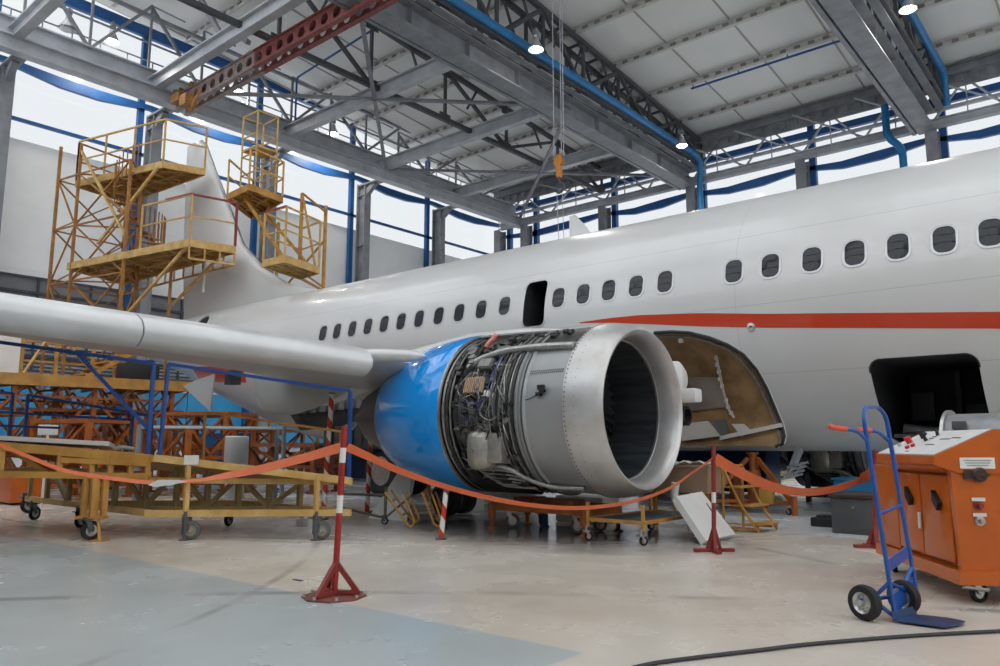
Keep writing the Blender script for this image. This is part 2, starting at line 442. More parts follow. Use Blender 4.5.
# ---- roof trusses across the hangar
def truss(x, y0, y1, zb, m, dx=0., panel=3.0, beam=True, two=True, w=.2):
    b = MB()
    tops = lambda y: roofz(y) - .42
    for off in ((-.45, .45) if two else (0,)):
        b.bar((x + off, y0, tops(y0)), (x + off, y1, tops(y1)), w, w)
    zc = zb + .15
    n = round((y1 - y0) / panel)
    for off in ((-.45, .45) if two else (0,)):
        b.bar((x + off, y0, zc), (x + off, y1, zc), w, w)
        for i in range(n + 1):
            y = y1 - (y1 - y0) * i / n; b.bar((x + off, y, zc), (x + off, y, tops(y)), w * .62)
            if i < n:
                yn = y1 - (y1 - y0) * (i + 1) / n
                if i % 2 == 0: b.bar((x + off, y, zc), (x + off, yn, tops(yn)), w * .75)
                else: b.bar((x + off, y, tops(y)), (x + off, yn, zc), w * .75)
                ym = (y + yn) / 2
                b.bar((x + off, ym, tops(ym)), (x + off, ym + (.75 if i % 2 else -.75), (tops(y) + zc) / 2), w * .45)
                b.box((x + off, y, tops(y) - .1), (.06, .7, .45)); b.box((x + off, y, zc + .1), (.06, .7, .4))
    if two:
        for i in range(n * 2 + 1):
            y = y1 - (y1 - y0) * i / n / 2
            b.bar((x - .45, y, tops(y)), (x + .45, y, tops(y)), w * .5)
            if i % 2 == 0: b.bar((x - .45, y, zc), (x + .45, y, zc), w * .5); b.bar((x - .45, y, zc), (x + .45, y, tops(y)), w * .35)
    struct(b.build('roof_truss', m, fixn=False))
for x in (-18.2, -6.2, 5.8): truss(x, 6, YF - .6, 16.4, STEELD)
truss(-24.4, 11, YF - .6, 16.3, STEELD, two=False, w=.2, panel=4.5)
b = MB()  # light lattice standing on the rear girder
for i in range(12):
    y = 9 + 2.4 * i; zt = min(roofz(y) - .3, 19.9)
    b.bar((-31.4, y, 16.9), (-31.4, y, zt), .09)
    if i % 2: b.bar((-31.4, y, 16.9), (-31.4, y + 2.4, zt), .12); b.bar((-31.4, y, 16.9), (-31.4, y - 2.4, zt), .12)
    b.bar((-31.4, y, zt), (-30.2, y + .9, zt - .8), .06)
b.bar((-31.4, 8, 19.5), (-31.4, 37, 19.0), .14); b.bar((-31.4, 8, 18.2), (-31.4, 37, 18.0), .07)
struct(b.build('roof_truss', STEEL))
# big girders below the trusses
for x in (-18.6, -6.55, 5.5):
    b = MB(); b.ibeam((x, 4, 15.85), (x, YF - .6, 15.85), .95, .75, .07, .05)
    y = 5.
    while y < 38: b.box((x, y, 15.85), (.5, .03, .8)); y += 3
    b.bar((x - .55, 4, 15.5), (x - .55, YF - .6, 15.5), .16, .2); b.bar((x + .62, 4, 16.35), (x + .62, YF - .6, 16.35), .3, .06)
    struct(b.build('girder', STEEL))
b = MB(); b.ibeam((-30.9, 0, 15.72), (-30.9, YF - .4, 15.72), .62, .5, .06, .04); struct(b.build('girder', STEELL))
b = MB(); b.ibeam((-31.4, 0, 16.62), (-31.4, YF - .4, 16.62), .7, .4, .06, .04)
struct(b.build('girder', STEELL))
b = MB()  # thin walkway rail on it
b.bar((-31.9, 0, 17.6), (-31.9, YF - 1, 17.6), .05)
y = 1
while y < 38: b.bar((-31.9, y, 16.9), (-31.9, y, 17.6), .04); y += 1.1
struct(b.build('walkway_rail', STEEL))
# cross beams between them (ceiling level of the left bay)
for y in (8.7, 14.0, 20.7, 26.7, 32.8):
    b = MB(); b.ibeam((-31.4, y, 16.3), (-18.6, y, 16.3), .62, .36, .06, .035); struct(b.build('cross_beam', STEELL))
b = MB()
for (p, q) in (((-30.6, 14.6, 16.0), (-18.5, 26.6, 16.0)), ((-18.5, 14.6, 16.0), (-30.6, 26.6, 16.0)), ((-30.6, 26.8, 16.0), (-18.5, 38.4, 16.0)), ((-18.5, 26.8, 16.0), (-30.6, 38.4, 16.0))):
    b.bar(p, q, .16, .12)
for (p, q) in (((-27.3, 15.2, 17.9), (-25.2, 14.8, 16.4)), ((-28.6, 14.4, 19.6), (-26.4, 14.6, 16.6))): b.bar(p, q, .18)
struct(b.build('plan_bracing', STEEL))

# ---- rear wall galleries (dark rails with mesh)
MESHM = mat('grey mesh panel', (.30, .31, .32), .6, 0, .5, 90, (.12, .12, .13))
b = MB()
for z0, z1 in ((6.4, 7.6), (3.9, 5.1)):
    for z in (z0, z1, (z0 + z1) / 2): b.bar((XR - .45, -10, z), (XR - .45, YF, z), .10, .10)
    y = -9
    while y < YF: b.bar((XR - .45, y, z0), (XR - .45, y, z1), .08); y += 2
    if z0 < 5:
        for q in range(7): b.bar((XR - .5, -10, z0 + .16 * q), (XR - .5, YF, z0 + .16 * q), .05, .07)
struct(b.build('gallery_rail', mat('dark gallery rail', (.05, .055, .07), .6)))
b = MB(); b.box((XR - .55, 14, 7.0), (.02, 48, 1.1)); struct(b.build('gallery_mesh', MESHM))
# blue band of the rear wall
BLUEW = mat('blue wall cladding', (.03, .34, .66), .5, 0, .15, .8)
b = MB()
for i in range(16): b.box((XR - .5, -8 + 3 * i, 2.1), (.16, 2.96, 2.5))
struct(b.build('trim_3', BLUEW))

# ================================================================ hangar equipment
# gantry with round holes (red crane bridge)
def castellated(b, x0, x1, y, z0, z1, hole, pitch, th=.03):
    n = max(1, round((x1 - x0) / pitch)); pz = (z0 + z1) / 2
    for i in range(n):
        u0 = x0 + (x1 - x0) * i / n; u1 = x0 + (x1 - x0) * (i + 1) / n; cx = (u0 + u1) / 2
        K = 16; vs = []
        for yy in (y - th / 2, y + th / 2):
            for k in range(K):
                a = 2 * pi * k / K; vs.append((cx + hole * cos(a), yy, pz + hole * sin(a)))
            for k in range(K):
                a = 2 * pi * k / K; c, s_ = cos(a), sin(a); q = max(abs(c), abs(s_)); vs.append((cx + c / q * (u1 - u0) / 2, yy, pz + s_ / q * (z1 - z0) / 2))
        fs = []
        for k in range(K):
            k2 = (k + 1) % K
            fs += [(k, k2, K + k2, K + k), (2 * K + k, 3 * K + k, 3 * K + k2, 2 * K + k2), (k, 2 * K + k, 2 * K + k2, k2)]
        b.add(vs, fs)
GREYRED = mat('faded grey pink paint', (.36, .31, .30), .55, 0, .45, 4, (.24, .15, .13))
def bridge(z0, y):
    t = thing('crane_bridge', 'red girder with a row of round holes hanging below the roof beams', 'crane', (-22, y, z0))
    for nm, x0, x1, mm in (('girder', -24.6, -10, REDST), ('girder', -30.6, -24.6, GREYRED)):
        b = MB(); castellated(b, x0, x1, y - .22, z0, z0 + .68, .2, .66); castellated(b, x0, x1, y + .22, z0, z0 + .68, .2, .66)
        b.bar((x0, y - .22, z0), (x1, y - .22, z0), .2, .04); b.bar((x0, y + .22, z0), (x1, y + .22, z0), .2, .04); b.bar((x0, y, z0 + .68), (x1, y, z0 + .68), .62, .05)
        b.build(nm, mm, t, label='faded grey end section of the girder' if x0 < -30 else None)
    b = MB()
    for xx in (-30.2, -29.3): b.tube([(xx, y - .3, z0 + .8), (xx, y + .3, z0 + .8)], .16, 12)
    b.box((-29.75, y, z0 + .72), (1.8, .35, .3)); b.box((-29.0, y - .5, z0 - .1), (.5, .5, .45)); b.box((-29.9, y - .45, z0 + .3), (.7, .4, .35))
    b.tube(fillet([(-29, y - .5, z0 - .3), (-28.7, y - .5, z0 - .7), (-28.4, y - .6, z0 - .4), (-28, y - .5, z0 + .1)], .2), .05, 6)
    b.build('end_carriage', mat('worn orange paint', (.45, .20, .05), .55, 0, .4, 5), t, label='worn orange end carriage')
bridge(15.12, 14.95)

def pipe(name, pts, r, label, cat='pipe', m=BLUEPIPE, joints=True, n=14):
    t = MB(); t.tube(pts, r, n)
    o = t.build(name, m); tag(o, label, cat)
    if joints:
        P = [V(p) for p in pts]; acc = 0
        for a, c in zip(P, P[1:]):
            acc += (c - a).length
            if acc > 2.6:
                d = (c - a).normalized() * .05; jb = MB(); jb.tube([c - d, c + d], r * 1.14, n); acc = 0; jb.build('collar', m, o)
    return o
pp = [(-17.55, y, 16.75) for y in (6, 10, 14, 18, 22, 26, 30, 34, 37.2)] + [(-17.55, 37.9, 16.6), (-17.6, 38.1, 16.0), (-17.7, 38.15, 15.2), (-17.7, 38.15, .02)]
pipe('duct_pipe', fillet(pp, .5), .17, 'long bright blue pipe running beside the wide grey girder down to the fuselage crown')
pipe('duct_pipe', fillet([(-5.55, 22, 17.75), (-5.55, 37.6, 17.6), (-5.6, 38.0, 17.1), (-5.6, 38.1, 16.2)], .4), .16, 'short blue pipe dropping beside the steep grey girder and its bright lamp')
pipe('vent_pipe', fillet([(-8.15, 38.1, 17.0), (-8.15, 38.1, 15.4), (-7.55, 38.1, 14.75), (-7.55, 38.1, .02)], .4), .17, 'blue gooseneck vent pipe rising in front of the far glazing')
bb = MB(); bb.tube([(-30.5, 20.7, 19.0), (-19.5, 20.2, 19.35)], .05, 8); bb.tube(fillet([(-30.5, 20.7, 19.0), (-30.6, 20.7, 18.9), (-30.6, 20.7, 16.8)], .2), .05, 8)
tag(bb.build('conduit', BLUEST), 'thin blue conduit under the roof panels left of the wide girder', 'pipe')
for (x0, x1, y, lb) in ((-15.6, -8, 33.1, 'thin blue conduit along the roof purlin between the two big girders'), (-17, -12, 23.5, 'short thin blue conduit on the roof near the top edge of the photo')):
    z = roofz(y) - .42; bb = MB(); bb.tube([(x0, y, z), (x1, y, z)], .055, 8)
    for q in range(4): bb.tube([(x0 + .1 + q * 2.3, y, z), (x0 + .1 + q * 2.3, y, z + .35)], .03, 6)
    tag(bb.build('conduit', BLUEST), lb, 'pipe')

# lamps
EMI = bpy.data.materials.new('lit lamp glass'); EMI.use_nodes = True
e = EMI.node_tree.nodes['Principled BSDF']; e.inputs['Emission Color'].default_value = (1, .97, .9, 1); e.inputs['Emission Strength'].default_value = 30; e.inputs['Base Color'].default_value = (1, 1, 1, 1)
def lamp(p, label, lit=True, power=500, r=.3):
    p = V(p); t = thing('high_bay_lamp', label, 'lamp', p)
    b = MB(); b.lathe([(.55, .05), (.5, .12), (.35, .13), (.3, .16), (.1, r * .85), (0, r), (.02, r - .03), (.1, r * .8), (.28, .13)], p, 'Z', 24); b.build('reflector', mat('spun aluminium reflector', (.55, .56, .57), .35, .6), t)
    b = MB(); b.tube([p + V((0, 0, .5)), p + V((0, 0, .95))], .03, 8); b.box(p + V((0, 0, .72)), (.18, .18, .25)); b.build('hanger', STEEL, t)
    b = MB(); b.lathe([(.2, .0), (.19, .1), (.08, .16), (-.02, .17), (-.08, .12), (-.1, 0)], p, 'Z', 16); b.build('bulb', EMI if lit else mat('unlit bulb', (.6, .6, .58), .2), t)
    if lit:
        ld = bpy.data.lights.new('lamp light', 'SPOT'); ld.spot_size = radians(150); ld.spot_blend = .5; ld.energy = power; ld.shadow_soft_size = .3; ld.color = (1, .96, .88)
        lo = bpy.data.objects.new('light', ld); COL.objects.link(lo); lo.parent = t; lo.location = (0, 0, -.35)
lamp(on('Z', 16.5, 908, 10), 'lit lamp beside the steep grey girder and short blue pipe')
lamp(on('Z', 16.2, 536, 50), 'lit lamp at the upper end of the long blue pipe')
lamp(on('Z', 16.2, 682, 146), 'lit lamp where the long blue pipe bends down')
lamp(on('X', -31.9, 112, 42), 'lit lamp over the girder nearest the red crane bridge carriage')
lamp(on('X', -31.9, 238, 92), 'lit lamp behind the red crane bridge above the second wall column')
lamp(on('X', -31.9, 333, 134), 'lit lamp on the rear girder above the third wall column')
lamp(on('X', -31.6, 68, 29), 'unlit bell lamp on the girder near the upper corner', False, r=.36)

# hoist hook on its wires
hp = V((-14.2, 19.9, 10.1)); t = thing('hoist_hook', 'orange hook block hanging on thin wires in front of the roof', 'hoist', hp)
b = MB()
for s_ in (-1, 1): b.lathe([(-.025, .02), (-.025, .17), (.025, .17), (.025, .02)], hp + V((0, s_ * .05, .25)), 'Y', 24)
b.box(hp + V((0, 0, .1)), (.17, .17, .8), bev=.04); b.build('block', mat('orange hoist paint', (.55, .20, .02), .4), t)
b = MB(); b.tube(smooth_pts([hp + V(q) for q in ((0, 0, -.25), (0, 0, -.42), (.16, 0, -.55), (.16, 0, -.72), (0, 0, -.82), (-.15, 0, -.72))]), .045, 8); b.build('hook', STEELD, t)
b = MB()
for dx, dy in ((-.2, .0), (.2, .0), (0, .15)): b.tube([hp + V((dx, dy, .4)), hp + V((dx, dy, 9.5))], .016, 6)
for dx, d2 in ((-.1, .02), (.12, .2)): b.tube([hp + V((dx, 0, -.75)), hp + V((d2, 0, -4.2))], .012, 6)
b.build('wire', STEELL, t)
# ================================================================ AIRLINER
YC = 12.15
PL = thing('airplane', 'white twin engine airliner with red stripe, its near engine uncovered', 'airplane', (-10, YC, 0))
def aircraft_paint():
    m = bpy.data.materials.new('white aircraft paint'); m.use_nodes = True; nt = m.node_tree; N = nt.nodes; L = nt.links
    b = N['Principled BSDF']; tc = N.new('ShaderNodeTexCoord'); sx = N.new('ShaderNodeSeparateXYZ'); L.new(tc.outputs['Object'], sx.inputs[0])
    n = N.new('ShaderNodeTexNoise'); n.inputs['Scale'].default_value = .5; n.inputs['Detail'].default_value = 5; L.new(tc.outputs['Object'], n.inputs[0])
    r = N.new('ShaderNodeValToRGB'); r.color_ramp.elements[0].color = (.585, .58, .57, 1); r.color_ramp.elements[1].color = (.645, .64, .628, 1); r.color_ramp.elements[0].position = .35; r.color_ramp.elements[1].position = .65
    L.new(n.outputs['Fac'], r.inputs[0])
    def M(op, a, q):
        x = N.new('ShaderNodeMath'); x.operation = op
        for i, v in enumerate((a, q)):
            if isinstance(v, (int, float)): x.inputs[i].default_value = v
            else: L.new(v, x.inputs[i])
        return x.outputs[0]
    f = None
    for z in (1.985, 2.93, 3.98):
        d = M('LESS_THAN', M('ABSOLUTE', M('SUBTRACT', sx.outputs[2], z), 0), .0035); f = d if f is None else M('MAXIMUM', f, d)
    for x in (5.7, 12.9, -3.2, -8.6):
        d = M('LESS_THAN', M('ABSOLUTE', M('SUBTRACT', sx.outputs[0], x), 0), .003); f = M('MAXIMUM', f, d)
    mx = N.new('ShaderNodeMix'); mx.data_type = 'RGBA'; L.new(M('MULTIPLY', f, .5), mx.inputs[0]); L.new(r.outputs[0], mx.inputs[6]); mx.inputs[7].default_value = (.25, .25, .25, 1)
    L.new(mx.outputs[2], b.inputs['Base Color']); b.inputs['Roughness'].default_value = .28; b.inputs['Coat Weight'].default_value = .35; b.inputs['Coat Roughness'].default_value = .05
    n2 = N.new('ShaderNodeTexNoise'); n2.inputs['Scale'].default_value = 1.6; L.new(tc.outputs['Object'], n2.inputs[0])
    bp = N.new('ShaderNodeBump'); bp.inputs['Strength'].default_value = .12; bp.inputs['Distance'].default_value = .02; L.new(n2.outputs['Fac'], bp.inputs['Height']); L.new(bp.outputs[0], b.inputs['Normal'])
    return m
APAINT = aircraft_paint()
WINGM = mat('light grey wing paint', (.47, .475, .475), .36, .0, .12, 1.2, coat=.2)
BELLYM = mat('grey belly paint', (.50, .50, .50), .42, 0, .18, 1.0)
ST_RED = mat('red stripe paint', (.56, .042, .006), .3, 0, .06, 4, coat=.4)
RIM = mat('window surround metal', (.50, .51, .52), .3, .6)
GLASS = mat('dark cabin window glass', (.013, .016, .022), .05, spec=.35)
INT = mat('dark cabin interior', (.022, .023, .026), .7, 0, .4, 2)

ZT = [(-27.4, 4.55), (-26, 4.85), (-24, 4.98), (-21, 5.02), (-14, 5.0), (-8, 4.99), (2, 4.97), (3.5, 4.85), (5, 4.3), (6.2, 3.6), (6.9, 3.0)]
ZB = [(-27.4, 4.25), (-26, 3.95), (-23.1, 3.22), (-20.7, 2.42), (-19, 1.9), (-17.6, 1.5), (-16.3, 1.2), (-15, 1.0), (-13, .92), (2, .90), (3.5, 1.05), (5, 1.5), (6.2, 2.1), (6.9, 2.75)]
WD = [(-27.4, .14), (-26, .42), (-24, .85), (-21, 1.36), (-18, 1.72), (-15, 1.87), (-13, 1.88), (1, 1.88), (3, 1.78), (4.5, 1.45), (6, .85), (6.9, .12)]
def hullp(X):
    zt, zb, wd = interp(ZT, X), interp(ZB, X), interp(WD, X)
    k = (3.05 - .90) / (4.98 - .90)
    return zt, zb, wd, zb + (zt - zb) * k
def hull_at(X, z, side=-1, off=0.):
    zt, zb, wd, zc = hullp(X); b = (zt - zc) if z >= zc else (zc - zb)
    s = max(-1, min(1, (z - zc) / b)); c = sqrt(max(0, 1 - s * s))
    p = V((X, YC + side * wd * c, z)); n = V((0, side * c / wd, s / b)).normalized()
    return p + n * off
hb = MB(); secs = []
X = -27.4; Xs = []
while X < 6.9: Xs.append(X); X += .35 if (X < -12 or X > 0) else .7
Xs.append(6.9)
for X in Xs:
    zt, zb, wd, zc = hullp(X); ring = []
    for j in range(96):
        a = 2 * pi * j / 96; c, s_ = cos(a), sin(a)
        ring.append(V((X, YC + wd * c, zc + (zt - zc if s_ >= 0 else zc - zb) * s_)))
    secs.append(ring)
hb.loft(secs)
hull = hb.build('fuselage', [APAINT, INT], PL)
# cut the open overwing exit and the forward cargo hold
def rbox(x0, x1, z0, z1, y0, y1, r):
    b = MB(); o = rrect(x1 - x0, z1 - z0, r, 6); cx, cz = (x0 + x1) / 2, (z0 + z1) / 2
    b.loft([[V((cx + u, y0, cz + v)) for u, v in o], [V((cx + u, y1, cz + v)) for u, v in o]], smooth=False)
    return b
EX = (-8.14, -7.68, 3.02, 3.83); CG = (-2.66, -1.46, 1.04, 2.07)
dg = None
for i, q in enumerate((rbox(*EX[:2], *EX[2:], 9.5, 11.6, .1), rbox(*CG[:2], *CG[2:], 9.5, 12.6, .14))):
    cut = q.build('cutter', INT)
    md = hull.modifiers.new('cut', 'BOOLEAN'); md.object = cut; md.operation = 'DIFFERENCE'; md.solver = 'EXACT'
    bpy.context.view_layer.update()
    ev = hull.evaluated_get(bpy.context.evaluated_depsgraph_get()); nm = bpy.data.meshes.new_from_object(ev)
    hull.modifiers.clear(); hull.data = nm; bpy.data.objects.remove(cut)
me = hull.data; me.materials.clear(); me.materials.append(APAINT); me.materials.append(INT)
off = V(PL.location)
for p in me.polygons:
    c = p.center + off; X, z = c.x, c.z
    zt, zb, wd, zc = hullp(X); e = ((c.y - YC) / wd) ** 2 + ((z - zc) / ((zt - zc) if z > zc else (zc - zb))) ** 2
    inside = e < .975 and (EX[0] - .02 < X < EX[1] + .02 or CG[0] - .02 < X < CG[1] + .02) and c.y < 12.7
    p.material_index = 1 if inside else 0
    p.use_smooth = not inside
me.update()
try: me.set_sharp_from_angle(angle=radians(30))
except Exception: pass

def hull_patch(outline_uv, X0, z0, off, hole=None):
    """patch on the near hull side; outline in (u=along X, v=up the side)"""
    b = MB(); n = len(outline_uv)
    a = [hull_at(X0 + u, z0 + v, -1, off) for u, v in outline_uv]
    if hole is None:
        rings = [[hull_at(X0 + u * s, z0 + v * s, -1, off) for u, v in outline_uv] for s in (1, .6, .25)]
        b.loft(rings, caps=False); b.add(rings[-1], [list(range(n))])
    else:
        i1 = [hull_at(X0 + u, z0 + v, -1, off) for u, v in hole]
        o0 = [hull_at(X0 + u, z0 + v, -1, -.01) for u, v in outline_uv]; i0 = [hull_at(X0 + u, z0 + v, -1, -.01) for u, v in hole]
        b.loft([o0, a, i1, i0], caps=False, smooth=False)
    return b
for X in [.37, -.15, -.67, -1.19, -1.67, -2.18, -2.69, -3.23, -3.79, -4.32, -5.41, -5.91, -6.41, -6.90, -7.40, -8.58, -9.14, -9.69, -10.23, -10.77, -11.29, -11.8, -12.31, -12.82, -13.34, -13.84]:
    fr = hull_patch(rrect(.30, .39, .115), X, 3.46, .008, rrect(.245, .335, .095)).build('cabin_window', RIM, PL)
    pn = hull_patch(rrect(.25, .34, .095), X, 3.46, .003).build('window_pane', GLASS, fr)
# stripe
SZ = [(-6.95, 2.985, 2.97), (-6.4, 2.995, 2.925), (-5.85, 2.985, 2.85), (-4.85, 2.905, 2.71), (-3.9, 2.79, 2.60), (-1.15, 2.515, 2.325), (2.2, 2.19, 2.0)]
def stripe(tab, n=60):
    b = MB(); rows = []
    for i in range(n + 1):
        X = tab[0][0] + (tab[-1][0] - tab[0][0]) * i / n
        t = interp([(q[0], q[1]) for q in tab], X); l = interp([(q[0], q[2]) for q in tab], X)
        rows.append([hull_at(X, l + (t - l) * k / 4, -1, .003) for k in range(5)])
    b.loft(rows, closed=False, caps=False); return b
stripe(SZ).build('stripe', ST_RED, PL, label='red stripe along the forward fuselage')
stripe([(-20.6, 3.2, 2.85), (-18.9, 3.08, 2.66), (-17.2, 2.98, 2.55)], 12).build('stripe', ST_RED, PL)
# exit frame, cargo frame
o = rrect(EX[1] - EX[0] + .07, EX[3] - EX[2] + .07, .13); h = rrect(EX[1] - EX[0], EX[3] - EX[2], .1)
hull_patch(o, (EX[0] + EX[1]) / 2, (EX[2] + EX[3]) / 2, .006, h).build('exit_frame', RIM, PL, label='frame of the open overwing exit')
o = rrect(CG[1] - CG[0] + .03, CG[3] - CG[2] + .03, .15, 10); h = rrect(CG[1] - CG[0], CG[3] - CG[2], .14, 10)
hull_patch(o, (CG[0] + CG[1]) / 2, (CG[2] + CG[3]) / 2, .005, h).build('cargo_door_frame', DARK, PL)
b = MB()  # things inside the hold: floor panel, liner ribs, curled door seal
b.box((-2.06, 11.9, 1.12), (1.1, 1.2, .05)); b.tube(smooth_pts([(-2.5, 11.35, 1.22), (-2.2, 11.4, 1.17), (-1.9, 11.38, 1.16), (-1.7, 11.4, 1.18)]), [.07] * 19, 10); b.box((-2.0, 12.45, 1.6), (.06, .05, .9)); b.box((-2.45, 12.4, 1.55), (.28, .06, .4))
b.box((-1.75, 12.3, 1.35), (.3, .2, .4), bev=.03)
b.build('cargo_hold_liner', mat('cargo liner', (.05, .052, .055), .5, 0, .3, 3), PL)
# drain port, panel outline, hatch lines
b = MB(); p = hull_at(-4.1, 2.63, -1, .004)
b.lathe([(-.02, .02), (-.015, .055), (0, .06), (.004, .0)], p, 'Y', 20); b.build('service_port', ZINC, PL)
b = MB(); ring = [hull_at(-10.0 + .16 * cos(a), 2.72 + .19 * sin(a), -1, .004) for a in [2 * pi * k / 32 for k in range(32)]]
b.tube(ring, .006, 5, closed=True); b.build('access_panel', mat('panel gap', (.2, .2, .2), .6), PL)
# stabiliser opening at the tail, with light rim
b = MB(); c = hull_at(-20.2, 4.35, -1, .01); n = (hull_at(-20.2, 4.35, -1, 1.01) - c).normalized()
M = Matrix.Translation(c) @ n.to_track_quat('Z', 'Y').to_matrix().to_4x4()
q = MB(); q.lathe([(0, .30), (.03, .31), (.04, .36), (0, .38)], (0, 0, 0), 'Z', 20, 0); q.lathe([(.012, .30), (.01, 0)], (0, 0, 0), 'Z', 20, 1); q.xf(M)
q.build('tail_opening', [BELLYM, DARK], PL, label='dark round opening at the tail')
b = MB(); z0 = 4.95
b.prism([(-8.42, YC - .02, 4.97), (-7.85, YC - .02, 4.97), (-8.1, YC - .02, 5.3), (-8.3, YC - .02, 5.52), (-8.42, YC - .02, 5.5)], (0, .04, 0)); b.build('blade_antenna', APAINT, PL)

# ---- fin
def airfoil(c, t, n=14):
    up = []
    for k in range(n + 1):
        x = .5 * (1 - cos(pi * k / n)); y = 5 * t * (.2969 * sqrt(x) - .126 * x - .3516 * x * x + .2843 * x ** 3 - .1036 * x ** 4)
        up.append((x * c, y * c))
    return up + [(x, -y) for x, y in up[-2:0:-1]]
FIN = [(4.7, -15.6, -23.7, .08), (5.12, -16.7, -23.75, .14), (5.45, -17.9, -23.8, .26), (6.1, -19.25, -23.9, .42), (6.98, -20.4, -24.0, .46), (8.06, -21.12, -24.1, .42), (10.0, -22.45, -24.2, .32), (10.8, -22.97, -24.23, .24), (11.05, -23.3, -24.23, .15), (11.1, -23.6, -24.2, .05)]
b = MB(); secs = []
for z, le, te, th in FIN:
    ch = le - te; pr = airfoil(ch, .12); mx = max(y for x, y in pr)
    secs.append([V((le - x, YC + y * th / 2 / mx, z)) for x, y in pr])
b.loft(secs); b.build('vertical_fin', APAINT, PL)
b = MB()
for (z, le, te, th), (z2, le2, te2, th2) in zip(FIN[3:8], FIN[4:9]):
    A = V((le + .01, YC, z)); B = V((le2 + .01, YC, z2))
    b.tube([A, B], [.055, .05], 8, caps=False)
b.build('fin_leading_edge', ALU, PL, label='polished leading edge of the fin')

FAIRP = mat('fairing grey paint', (.40, .405, .405), .4, 0, .15, 1.5)
GUTSTEEL = mat('grey flap track metal', (.17, .17, .175), .5, .3, .3, 8)
# ---- wing (near side) and its twin on the far side
LE = [(-2.3, -11.9), (6.1, -7.45), (10.5, -4.95), (12.15, -4.2)]
TE = [(-2.3, -12.9), (6.1, -10.0), (8.0, -10.1), (10.5, -10.9), (12.15, -11.2)]
def wz(Y): return 1.42 + .107 * (10.5 - Y)
def wing(sign):
    secs = []
    for Y in (-2.3, -1.5, 0, 1.5, 3, 4.5, 6.1, 7.5, 9, 10.5, 11.6):
        le, te = interp(LE, Y), interp(TE, Y); ch = le - te; th = interp([(-2.3, .10), (6.1, .115), (11.6, .125)], Y)
        pr = airfoil(ch, th); Yw = Y if sign < 0 else 2 * YC - Y
        secs.append([V((le - x, Yw, wz(Y) + .20 + y - .012 * x)) for x, y in pr])
    b = MB(); b.loft(secs); return b.build('wing', WINGM, PL)
wing(-1); wing(1)
SLAT = [(-.55, .205), (-.40, .215), (-.22, .20), (-.05, .155), (.07, .085), (.125, .0), (.12, -.07), (.06, -.14), (-.02, -.185), (-.06, -.19), (-.05, -.165), (.03, -.12), (.08, -.05), (.08, .0), (.03, .06), (-.08, .12), (-.25, .165), (-.55, .195)]
def slat_le(Y): return -7.12 - .497 * (6.05 - Y)
def slat(Y0, Y1, nm='slat'):
    b = MB(); secs = []
    n = 8
    for i in range(n + 1):
        Y = Y0 + (Y1 - Y0) * i / n; s = interp([(-2.3, .8), (2, 1.15), (6.1, 1.0)], Y)
        zc = interp([(-2.3, 2.9), (2.6, 2.385), (6.05, 2.02)], Y)
        secs.append([V((slat_le(Y) + x * s - .12, Y, zc + z * s)) for x, z in SLAT])
    b.loft(secs); return b.build(nm, mat('worn slat metal', (.63, .635, .63), .33, .2, .14, 2.0, coat=.1), PL)
slat(3.78, 6.05); slat(1.2, 3.765); slat(-2.3, 1.185)
b = MB(); b.tube([(-7.5, 6.05, 2.10), (-7.2, 6.25, 2.10), (-6.95, 6.42, 2.09), (-6.8, 6.52, 2.085), (-6.74, 6.56, 2.085)], [.085, .085, .08, .06, .015], 16); b.build('leading_edge_end', mat('worn slat metal', (.5, .5, .5)), PL)
# slat drive gap shadows: tracks between slat and wing
for Y in (5.6, 4.6, 3.2, 2.2, .6):
    b = MB(); b.box((slat_le(Y) - .42, Y, wz(Y) + .12), (.6, .05, .10)); b.build('slat_track', STEELD, PL)
# flap track fairing (canoe), actuator box, small aft fairing
def canoe(x0, x1, Y, z0, dep_, wd, tail=.0):
    secs = []
    for k in range(15):
        t = k / 14; x = x0 + (x1 - x0) * t; r = sin(pi * min(1, (t * .94 + .03))) ** .6 if t < .5 else (1 if t < .82 else max(.0, 1 - ((t - .82) / .18) ** 2) ** .5)
        r = max(r, .02); d = dep_ * r * (.55 + .45 * min(1, t * 1.6)); w_ = wd * r; zt = z0 + .25
        ring = [V((x, Y + w_ * sin(a), zt - (d + .25) * max(0, cos(a)) ** .8 + (.0 if cos(a) > 0 else 0))) for a in [2 * pi * j / 24 for j in range(24)]]
        secs.append(ring)
    b = MB(); b.loft(secs); return b
canoe(-8.4, -11.1, 7.0, 2.02, .56, .24).build('flap_track_fairing', mat('fairing grey paint', (.40, .405, .405), .4, 0, .15, 1.5), PL)
q = on('X', -12.6, 233, 376); b = MB(); b.box(q, (.25, .2, .2), bev=.03); b.tube([q + V((0, 0, .4)), q + V((.03, 0, .1)), q - UZ * .1], .05, 8); b.box(q - UZ * .12, (.22, .2, .08)); b.build('flap_actuator', DARK, PL)
q = [on('X', -14.6, *p) for p in ((183, 386), (196, 380), (214, 374), (210, 411), (203, 405))]
b = MB(); b.prism([q[0], q[1], q[2], q[3], q[4]], (-.12, .1, 0)); b.build('flap_end_fairing', mat('fairing grey paint', (.4, .4, .4)), PL)
